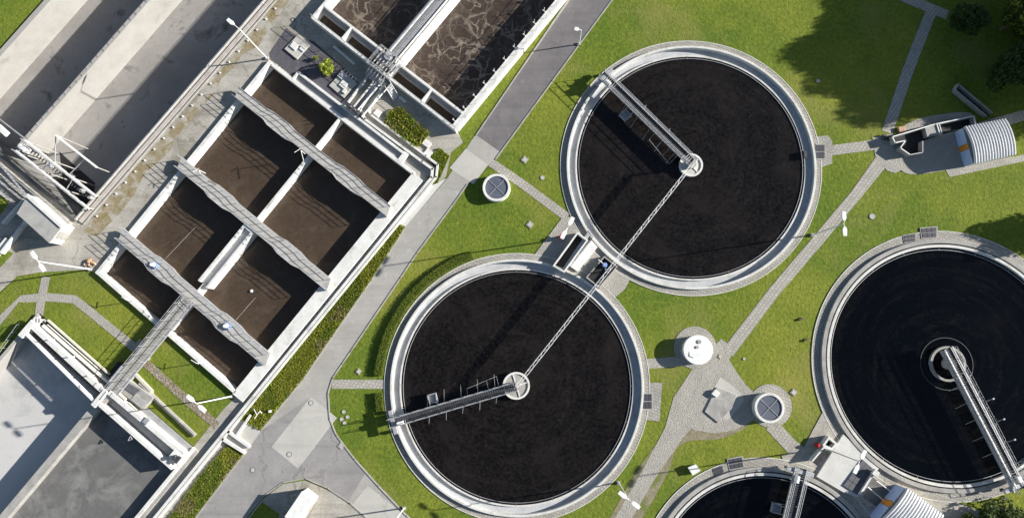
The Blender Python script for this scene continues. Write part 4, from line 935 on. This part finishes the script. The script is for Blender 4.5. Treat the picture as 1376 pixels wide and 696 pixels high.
# ------------------------------------------------------------------ round chambers, manholes
def round_tank(px, py, rpx, h, label, top, apron=None):
    c = W(px, py, h); r = rpx/ (FPX/(H-h)); c0_ = Vector((c.x, c.y, 0)); root = empty('round_chamber', c0_, label, 'round chamber', 'small round chambers on the lawn')
    if top == 'open':
        build('wall', MB().lathe(c0_, [(r-.32,0), (r,0), (r,h), (r-.32,h)], 64), 'white_wall', root, bevel=.03)
        build('cover', MB().disc(c0_, r-.30, 0, h-.12, 48), 'glass_cover', root)
        x = MB()
        for t in (.8, .8+math.pi/2): e = Vector((math.cos(t), math.sin(t), 0)); x.obox(c0_+Vector((0,0,h-.10)), (r-.33)*2, .06, .08, e)
        build('cross_bar', x, 'metal', root)
    else:
        build('wall', MB().disc(c0_, r-.08, 0, h-.1, 64), 'white_wall', root); lid_ = build('lid', MB().disc(c0_, r, h-.1, h, 64), 'white_paint', root, bevel=.04)
        build('vent', MB().disc(c0_+Vector((.2,1.05,0)), .26, h, h+.10, 20), 'grey_concrete', lid_); build('vent', MB().disc(c0_+Vector((-.1,.35,0)), .2, h, h+.10, 20), 'grey_concrete', lid_)
        hd = MB(); q = c0_+Vector((-1.1,-.2,h)); hd.path([q, q+Vector((0,-.6,.05)), q+Vector((.5,-.8,.05))], .04); build('handle', hd, 'metal', lid_)
    if apron: sheet('apron', circ(W(apron[0], apron[1], 0), apron[2]/10, 48), 'slab_apron', .057, holes=[circ(c0_, r-.2, 48)])
round_tank(667,252,19,1.0,'round chamber with white rim and dark cover near the road and long path', 'open')
round_tank(938,470,19.5,1.4,'round chamber with solid white lid beside the cobbled path', 'lid', (934,467,28))
round_tank(1034,548,19.5,1.2,'round chamber with white rim and dark cover right of the cobbled plaza', 'open', (1035,545,28))
MH = [(712,302,1.0,0,'square grey manhole cover on the lawn right of the road'), (705,215,1.0,0,'worn square cover on the lawn above the long straight path'), (729,239,.6,1,'small pale round cover on the lawn left of the upper middle clarifier'),
      (458,599,.9,0,'square manhole cover on the lawn beside the road bend'), (462,553,.5,1,'topmost of four tiny round covers on the lawn'), (467,560,.5,1,'rightmost of four tiny round covers on the lawn'), (459,563,.5,1,'leftmost of four tiny round covers on the lawn'), (463,568,.5,1,'lowest of four tiny round covers on the lawn'),
      (1099,109,.55,1,'small pale round cover in the tree shadow'), (1172,291,.8,1,'grey round cover on the lawn above the right hand clarifier'), (1066,527,.9,0,'square cover right of the small open round chamber'), (967,479,.6,0,'small dark square cover on the cobbled path by the white lid chamber'), (1000,482,.4,1,'tiny pale cover on the lawn right of the diagonal path'),
      (418,541,.65,1,'round manhole at the upper corner of the concrete pad'), (389,610,.7,1,'round manhole at the lower corner of the concrete pad'), (340,631,.7,2,'round manhole with pale centre on the asphalt road'), (382,633,.3,2,'tiny dark drain on the asphalt below the pad'), (411,630,.3,2,'tiny dark drain right of the pad corner'), (376,663,.35,2,'tiny dark drain on the forecourt edge'), (482,499,.8,0,'square cover between hedge and road above the small path')]
for px, py, w_, kind, lb in MH:
    c = W(px, py, 0); root = empty('manhole_cover', c, lb, 'manhole cover', 'manhole covers')
    if kind == 0:
        build('frame', MB().obox(c+Vector((0,0,.05)), w_*.8, w_*.8, .10, UD), 'cobble', root, bevel=.02); build('cover', MB().obox(c+Vector((0,0,.11)), w_*.5, w_*.5, .05, UD), 'concrete_pad', root)
    else:
        build('frame', MB().lathe(c, [(w_*.40,.0), (w_*.5,.0), (w_*.5,.075), (w_*.40,.075)], 28), 'grey_concrete' if kind == 1 and px > 430 else 'tread_iron', root); build('cover', MB().disc(c, w_*.41, 0, .07, 24), 'concrete_pad' if px > 320 else 'tread_iron', root)
def grate(pts, label, rows=3):
    root = empty('floor_grate', (sum((W(*p,0) for p in pts), Vector())/4), label, 'floor grate', 'dark grates at the clarifier rims')
    q = [W(*p,.1) for p in pts]; build('frame', MB().prism([v.xy for v in q], 0, .12), 'grey_concrete', root)
    c = sum(q, Vector())/4; s = [c+(v-c)*.86 for v in q]; mb = MB()
    for i in range(rows):
        for j in range(2):
            f = lambda u, v: s[0].lerp(s[1], u).lerp(s[3].lerp(s[2], u), v)
            u0, u1, v0, v1 = (i+.06)/rows, (i+.94)/rows, (j+.05)/2, (j+.95)/2
            mb.prism([f(u0,v0).xy, f(u1,v0).xy, f(u1,v1).xy, f(u0,v1).xy], .11, .16)
    build('cover', mb, 'grate_iron', root)
grate([(1096,193),(1109,193),(1109,215),(1096,215)], 'dark grate at the right rim of the upper middle clarifier')
sheet('pad', P2([(1092,185),(1112,182),(1118,190),(1118,220),(1104,225),(1098,222)]), 'slab_apron', .066)
grate([(862,527),(877,527),(877,551),(862,551)], 'dark grate at the right rim of the lower middle clarifier')
sheet('pad', P2([(868,514),(890,514),(886,566),(862,563)]), 'slab_apron', .066)
grate([(1213,316),(1231,313),(1231,325),(1215,327)], 'smaller dark grate at the upper rim of the right hand clarifier'); grate([(1236,306),(1260,304),(1260,320),(1238,321)], 'larger dark grate at the upper rim of the right hand clarifier')
grate([(977,616),(998,612),(1001,628),(980,632)], 'larger dark grate at the rim of the bottom edge clarifier'); grate([(957,629),(971,624),(974,634),(961,640)], 'smaller dark grate at the rim of the bottom edge clarifier')
root = empty('pit_cover', W(978,545,0), 'raised concrete pit cover with a small hatch on the cobbled plaza', 'pit cover')
build('slab', MB().prism(P2([(963,520),(990,530),(984,548),(965,568),(947,553)], .2), 0, .2), 'grey_concrete', root, bevel=.04); build('hatch', MB().prism(P2([(961,523),(968,528),(963,534),(956,529)], .5), .18, .5), 'white_wall', root, bevel=.03)
root = empty('utility_box', W(932,632,0), 'white utility box on the lawn above the bottom edge clarifier', 'utility box')
build('cabinet', MB().prism(P2([(925,628),(935,624),(941,632),(931,638)], .6), 0, .6), 'white_paint', root, bevel=.04); build('lid', MB().prism(P2([(924.5,628),(935,623.5),(941.5,632),(931,638.5)], .66), .6, .66), 'white_paint', root)
for px, py, lb in ((1075,429,'small brown clod on the lawn left of the right hand clarifier, upper one'), (1082,457,'small brown clod on the lawn left of the right hand clarifier, lower one')):
    mb = MB(); q = W(px,py,0); mb.obox(q+Vector((0,0,.12)), .5,.3,.25,Vector((1,.3,0))); mb.obox(q+Vector((.25,.1,.1)), .3,.25,.2,Vector((1,-.5,0))); build('soil_clod', mb, 'bark', label=lb, cat='soil', bevel=.05)

# ------------------------------------------------------------------ lamps
def lamp(px, py, ang, label, h=9.5, double=True, arm=.0, hl=1.15):
    c = W(px, py, 0); root = empty('street_lamp', c, label, 'street lamp', 'tall white lamp posts on the site')
    build('pole', MB().tube(c, c+Vector((0,0,h)), .10, .06, 12), 'white_paint', root); build('base_plate', MB().obox(c+Vector((0,0,.12)), .45,.45,.24), 'grey_concrete', root)
    e = Vector((math.cos(ang), math.sin(ang), 0)); n_ = Vector((-e.y, e.x, 0)); am = MB()
    for s in ((1, -1) if double else (1,)):
        p = c+Vector((0,0,h-.05)); q = p+e*s*(.35+arm)+Vector((0,0,.15)); am.tube(p, q, .045)
        mb = MB(); t = q+e*s*hl; z = Vector((0,0,.07))
        vs = [q+n_*.10-z, q-n_*.10-z, q+e*s*hl*.3-n_*.27-z, t-n_*.22-z, t+n_*.22-z, q+e*s*hl*.3+n_*.27-z]; vs += [v+z*2 for v in vs]
        mb.add(vs, [tuple(range(5,-1,-1)), tuple(range(6,12))]+[(i, (i+1)%6, 6+(i+1)%6, 6+i) for i in range(6)])
        build('lamp_head', mb, 'white_paint', root, bevel=.02)
    build('arm', am, 'white_paint', root)
lamp(359,79, math.atan2(.75,-.9), 'lamp post at the top corner of the settling basin, leaning arm over the storm tank', double=False, arm=.6, h=9.3)
lamp(122,362, math.atan2(.8,-.6), 'lamp post at the left corner of the settling basin beside the orange stones', h=10.2)
lamp(312,532, math.atan2(-.62,.78), 'lamp post at the bottom corner of the settling basin', h=10.0)
lamp(1091,316, math.pi/2, 'lamp post on the right rim of the upper middle clarifier')
lamp(1108,602, math.atan2(.85,.45), 'lamp post beside the red hydrant between the two right hand clarifiers')
lamp(831,648, math.atan2(-.6,.8), 'lamp post on the cobbled path near the bottom edge')
lamp(757,321, math.atan2(.9,.5), 'lamp post between the two middle clarifiers by the open pit')
lamp(543,682, math.atan2(.5,-.8), 'lamp post beside the road at the bottom edge')
lamp(778,60, math.atan2(.2,-1), 'short lamp post on the verge of the upper road', h=4.5, double=False, hl=.6)

# ------------------------------------------------------------------ plazas with pits
sheet('plaza', P2([(714,348),(755,293),(772,291),(800,330),(848,372),(840,388),(824,402),(790,388),(745,358)]), 'cobble', .07)
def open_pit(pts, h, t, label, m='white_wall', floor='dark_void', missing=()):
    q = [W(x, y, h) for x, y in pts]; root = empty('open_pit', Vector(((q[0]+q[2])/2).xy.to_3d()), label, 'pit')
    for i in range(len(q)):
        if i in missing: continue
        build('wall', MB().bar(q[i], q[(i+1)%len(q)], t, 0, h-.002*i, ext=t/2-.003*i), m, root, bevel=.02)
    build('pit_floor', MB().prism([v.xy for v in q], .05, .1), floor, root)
open_pit([(776,313),(789,323),(758,365),(744,357)], 1.2, .22, 'open dark pit with white walls between the two middle clarifiers')
build('duct', MB().bar(W(791,314,.9), W(757,364,.9), .5, 0, .9), 'metal', label='bluish grey duct crossing between the rims of the two middle clarifiers', cat='duct', bevel=.05)
root = build('ramp_slab', MB().prism(P2([(794,322),(803,332),(776,365),(765,357)], .5), .05, .5), 'white_paint', label='bright white slab right of the open pit between the middle clarifiers', cat='slab', bevel=.03)
open_pit([(812,345),(829,358),(806,386),(788,373)], .75, .15, 'dark square pump pit under the lattice beam', 'grey_concrete')
root = empty('pump', W(808,350,0), 'small pump with white pipe in the dark pit between the middle clarifiers', 'pump')
q = W(813,356,.9); build('pump_body', MB().tube((q.x,q.y,.1), (q.x,q.y,1.2), .35, .28, 16), 'blue_paint', root); build('pipe', MB().tube(W(804,349,1.0), W(813,356,1.0), .07), 'white_paint', root)
build('railing', MB().rail([W(788,373,.1), W(803,387,.1), W(829,358,.1)], 1.1, 1.0, .03, 2), 'metal', label='railing around the pump pit under the lattice beam', cat='railing')
def hydrant(px, py, label):
    c = W(px, py, 0); root = empty('hydrant', c, label, 'hydrant'); hb_ = build('body', MB().tube(c, c+Vector((0,0,.9)), .2, .18, 14).tube(c+Vector((0,0,.9)), c+Vector((0,0,1.05)), .24, .12, 14), 'red_paint', root, bevel=.02)
    build('outlet', MB().tube(c+Vector((-.42,0,.6)), c+Vector((.42,0,.6)), .09, n=10), 'red_paint', hb_); build('outlet', MB().tube(c+Vector((0,-.4,.7)), c+Vector((0,.4,.7)), .08, n=10), 'red_paint', hb_)
hydrant(1096,597,'red hydrant on the shaded paving between the right hand clarifiers'); hydrant(753,319,'red hydrant by the lamp post between the middle clarifiers')
# right hand plaza
sheet('plaza', P2([(1080,600),(1106,552),(1130,583),(1165,615),(1220,655),(1290,676),(1330,690),(1300,740),(1190,740),(1130,660),(1086,634),(1060,640),(1050,612)]), 'yard', .068)
build('platform', MB().prism(P2([(1133,583),(1164,613),(1181,629),(1153,668),(1133,661),(1097,640),(1120,604)], .35), .0, .35), 'white_concrete', label='raised pale concrete platform between the two right hand clarifiers', cat='platform', bevel=.03)
open_pit([(1114,588),(1124,596),(1118,603),(1107,598)], 1.1, .25, 'small square open pit with white walls beside the red hydrant', 'white_wall')
open_pit([(1107,601),(1118,604),(1103,627),(1092,619)], 1.1, .2, 'long dark open pit with one white wall left of the pale slab', 'white_wall', missing=(1,2))

root = empty('tile_cover', W(1155,640,0), 'dark tiled rectangular cover on the raised pale platform', 'cover')
build('base', MB().prism(P2([(1159,617),(1176,632),(1152,664),(1133,652)], .45), .34, .45), 'dark_metal', root)
tl = MB(); s = [W(1159,617,.48), W(1176,632,.48), W(1152,664,.48), W(1133,652,.48)]
for i in range(3):
    for j in range(4):
        f = lambda u, v: s[0].lerp(s[1], u).lerp(s[3].lerp(s[2], u), v); u0, u1, v0, v1 = (i+.03)/3, (i+.97)/3, (j+.03)/4, (j+.97)/4; tl.prism([f(u0,v0).xy, f(u1,v0).xy, f(u1,v1).xy, f(u0,v1).xy], .44, .50)
build('tile', tl, 'tread_iron', root)
build('barrier', MB().bar(W(1176,633,.9), W(1156,664,.9), .25, .05, .9).obox(W(1176,635,1.0), .7,.7,.5,CU), 'white_wall', label='white barrier wall between tiled cover and the lower striped roof shelter', cat='barrier')
for i, (pa, pb) in enumerate((((1178,646),(1200,662)), ((1166,654),(1190,674)))):
    build('pipe', MB().tube(W(*pa,.9), W(*pb,.9), .07), 'white_paint', label='thin white pipe running to the lower striped roof shelter, '+('upper' if i == 0 else 'lower')+' one', cat='pipe')
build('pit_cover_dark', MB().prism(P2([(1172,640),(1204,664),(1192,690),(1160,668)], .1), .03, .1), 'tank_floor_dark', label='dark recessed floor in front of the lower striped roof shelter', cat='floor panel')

# shelters with ribbed barrel roofs
def shelter(c00, c10, c11, c01, he, hc, label, nrib=15, facade=True):
    """c00-c10 one eave, c01-c11 the other; arch spans from one eave to the other; facade at c00-c01 end"""
    q = [W(*p, he) for p in (c00, c10, c11, c01)]; cen = sum(q, Vector())/4
    root = empty('shelter', (cen.x, cen.y, 0), label, 'shelter', 'shelters with striped barrel roofs')
    K_ = 14; NS = nrib*6; vs = []; fs = []
    for i in range(NS+1):
        u = i/NS; a_ = q[0].lerp(q[1], u); b2 = q[3].lerp(q[2], u); lift = (0,.10,.15,.15,.10,0)[i % 6]*1.3
        for j in range(K_+1):
            v = j/K_; p = a_.lerp(b2, v); z = he+(hc-he)*math.sin(math.pi*v)**.8+lift; vs.append(Vector((p.x, p.y, z)))
    for i in range(NS):
        for j in range(K_): k = i*(K_+1)+j; fs.append((k, k+K_+1, k+K_+2, k+1))
    mb = MB(); mb.v = vs; mb.f = fs; r = build('roof', mb, 'roof_metal', root)
    sd_ = r.modifiers.new('t', 'SOLIDIFY'); sd_.thickness = .05
    ins = lambda t: [v.lerp(cen, t) for v in q]
    iq = ins(.05)
    for a_, b2 in ((iq[0], iq[1]), (iq[3], iq[2]), (iq[1], iq[2])): build('wall', MB().bar(a_, b2, .15, 0, he-.02), 'white_wall', root)
    # gable infill on the facade end
    K2 = 14
    for (e0, e1) in ((iq[0], iq[3]), (iq[1], iq[2])):
        gm = MB(); top = [e0.lerp(e1, j/K2)+Vector((0,0,(hc-he-.08)*math.sin(math.pi*j/K2)**.8-.04)) for j in range(K2+1)]
        n_ = (e1-e0).normalized().cross(Vector((0,0,1)))*.06
        vs = [t_-n_ for t_ in top]+[Vector((t_.x,t_.y,he-.3))-n_ for t_ in top]; k = len(vs); vs += [v+n_*2 for v in vs]; fs = []
        for j in range(K2): fs += [(j, j+1, K2+2+j, K2+1+j), (k+j, k+K2+1+j, k+K2+2+j, k+j+1)]
        gm.v = vs; gm.f = fs; build('gable', gm, 'glass_cover' if e0 == iq[0] else 'white_wall', root)
    e0, e1 = iq[0], iq[3]; zb = he-.3
    for t0, t1, m_, nm_ in ((0,.42,'pale_blue','panel'), (.43,.58,'orange_paint','door'), (.59,1,'pale_blue','panel')):
        build(nm_, MB().bar(e0.lerp(e1, t0), e0.lerp(e1, t1), .12, 0, zb), m_, root)
    return root
shelter((1295,171),(1351,160),(1365,208),(1309,220), 2.25, 2.8, 'shelter with white striped barrel roof at the upper right under the trees')
shelter((1218,655),(1268,692),(1232,740),(1180,700), 2.7, 3.25, 'shelter with white striped barrel roof at the bottom right edge')
# enclosure of the upper right pump station
root = empty('station_wall', W(1255,190,0), 'angular low white edged enclosure wall of the upper right pump station', 'enclosure wall')
def sw(pts, z=1.1, t=.16, m='white_paint'):
    q = [W(x, y, z) for x, y in pts]
    for a_, b2 in zip(q, q[1:]):
        build('wall', MB().bar(a_, b2, t, 0, z-.03, ext=t/3), 'grey_concrete', root); build('coping', MB().bar(a_, b2, t*.8, z-.03, z+.02, ext=t/3), m, root)
sw([(1203,192),(1199,184),(1257,167),(1309,156),(1311,168)]); sw([(1203,192),(1217,189),(1210,199),(1223,208)]); sw([(1223,208),(1240,205),(1240,190)], t=.12, m='metal'); sw([(1259,167),(1263,180)]); sw([(1262,166),(1266,180)], t=.1)
build('pit_floor', MB().prism(P2([(1200,184),(1258,167),(1263,181),(1240,190),(1240,205),(1223,207),(1211,199),(1216,190),(1204,192)]), .05, .09), 'dark_void', root)  # both floors near black: shade lying inside the enclosure is put into their colour
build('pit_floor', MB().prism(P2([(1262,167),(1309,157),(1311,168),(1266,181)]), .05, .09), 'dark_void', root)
build('cover_slab', MB().prism(P2([(1243,172),(1258,168),(1262,180),(1246,184)], 1.0), .1, 1.0), 'grey_concrete', root)
build('access_ramp', MB().bar(W(1288,113,.8), W(1334,152,.8), .2, 0, .8).bar(W(1284,121,.8), W(1326,156,.8), .2, 0, .8).bar(W(1288,113,.8), W(1284,121,.8), .2, 0, .79), 'grey_concrete', label='dark sunken access channel with low walls in the tree shade', cat='channel', bevel=.03)
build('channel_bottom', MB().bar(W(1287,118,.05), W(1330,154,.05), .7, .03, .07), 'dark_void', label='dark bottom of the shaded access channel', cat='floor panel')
mb = MB(); mb.obox(W(1193,184,.25), 1.6,.2,.3,Vector((1,-.3,0))); mb.obox(W(1193,188,.25), 1.6,.2,.3,Vector((1,-.3,0))); build('bench', mb, 'dark_metal', label='dark two slat bench on the path by the pump station', cat='bench')
build('stone_block', MB().obox(W(1211,174,.2), .9,.7,.4,Vector((1,.2,0))), 'rust_stone', label='brownish stone block beside the pump station wall', cat='stone', bevel=.05)

# small white kiosk at the bottom left of the road
kz = 2.6; q = [W(*p,kz) for p in ((405,660),(421,672),(400,705),(382,694))]
root = empty('kiosk', (W(400,684,0)), 'small kiosk with bright white flat roof on the forecourt at the bottom', 'building')
cen = sum(q, Vector())/4
build('wall', MB().prism([v.lerp(cen,.05).xy for v in q], 0, kz-.12), 'white_wall', root); build('roof', MB().prism([v.xy for v in q], kz-.12, kz), 'white_paint', root, bevel=.03)
e0, e1 = q[1].lerp(cen,.04), q[2].lerp(cen,.04); build('door', MB().bar(e0.lerp(e1,.3), e0.lerp(e1,.6), .1, 0, 2.05), 'grey_concrete', root)
# fallen branch and bits in the planted strip
mb = MB(); q = W(342,562,.5); mb.path([q, W(349,552,.6), W(352,555,.5)], .06); mb.tube(W(345,557,.6), W(341,549,.5), .05); build('pale_branch', mb, 'white_wall', label='pale forked branch lying in the planted strip by the crossing', cat='branch')
build('marker_stone', MB().disc(W(364,552,0), .18, 0, .5, 12), 'white_paint', label='small white marker stone in the planted strip', cat='marker')
# rim details: boxes on clarifier rims
for (px, py, lb, c) in ((1081,208,'dark box on the right rim of the upper middle clarifier', CL1),):
    q = W(px, py, .4); build('rim_box', MB().obox(q, .35,1.0,.4), 'dark_metal', label=lb, cat='box', bevel=.03)
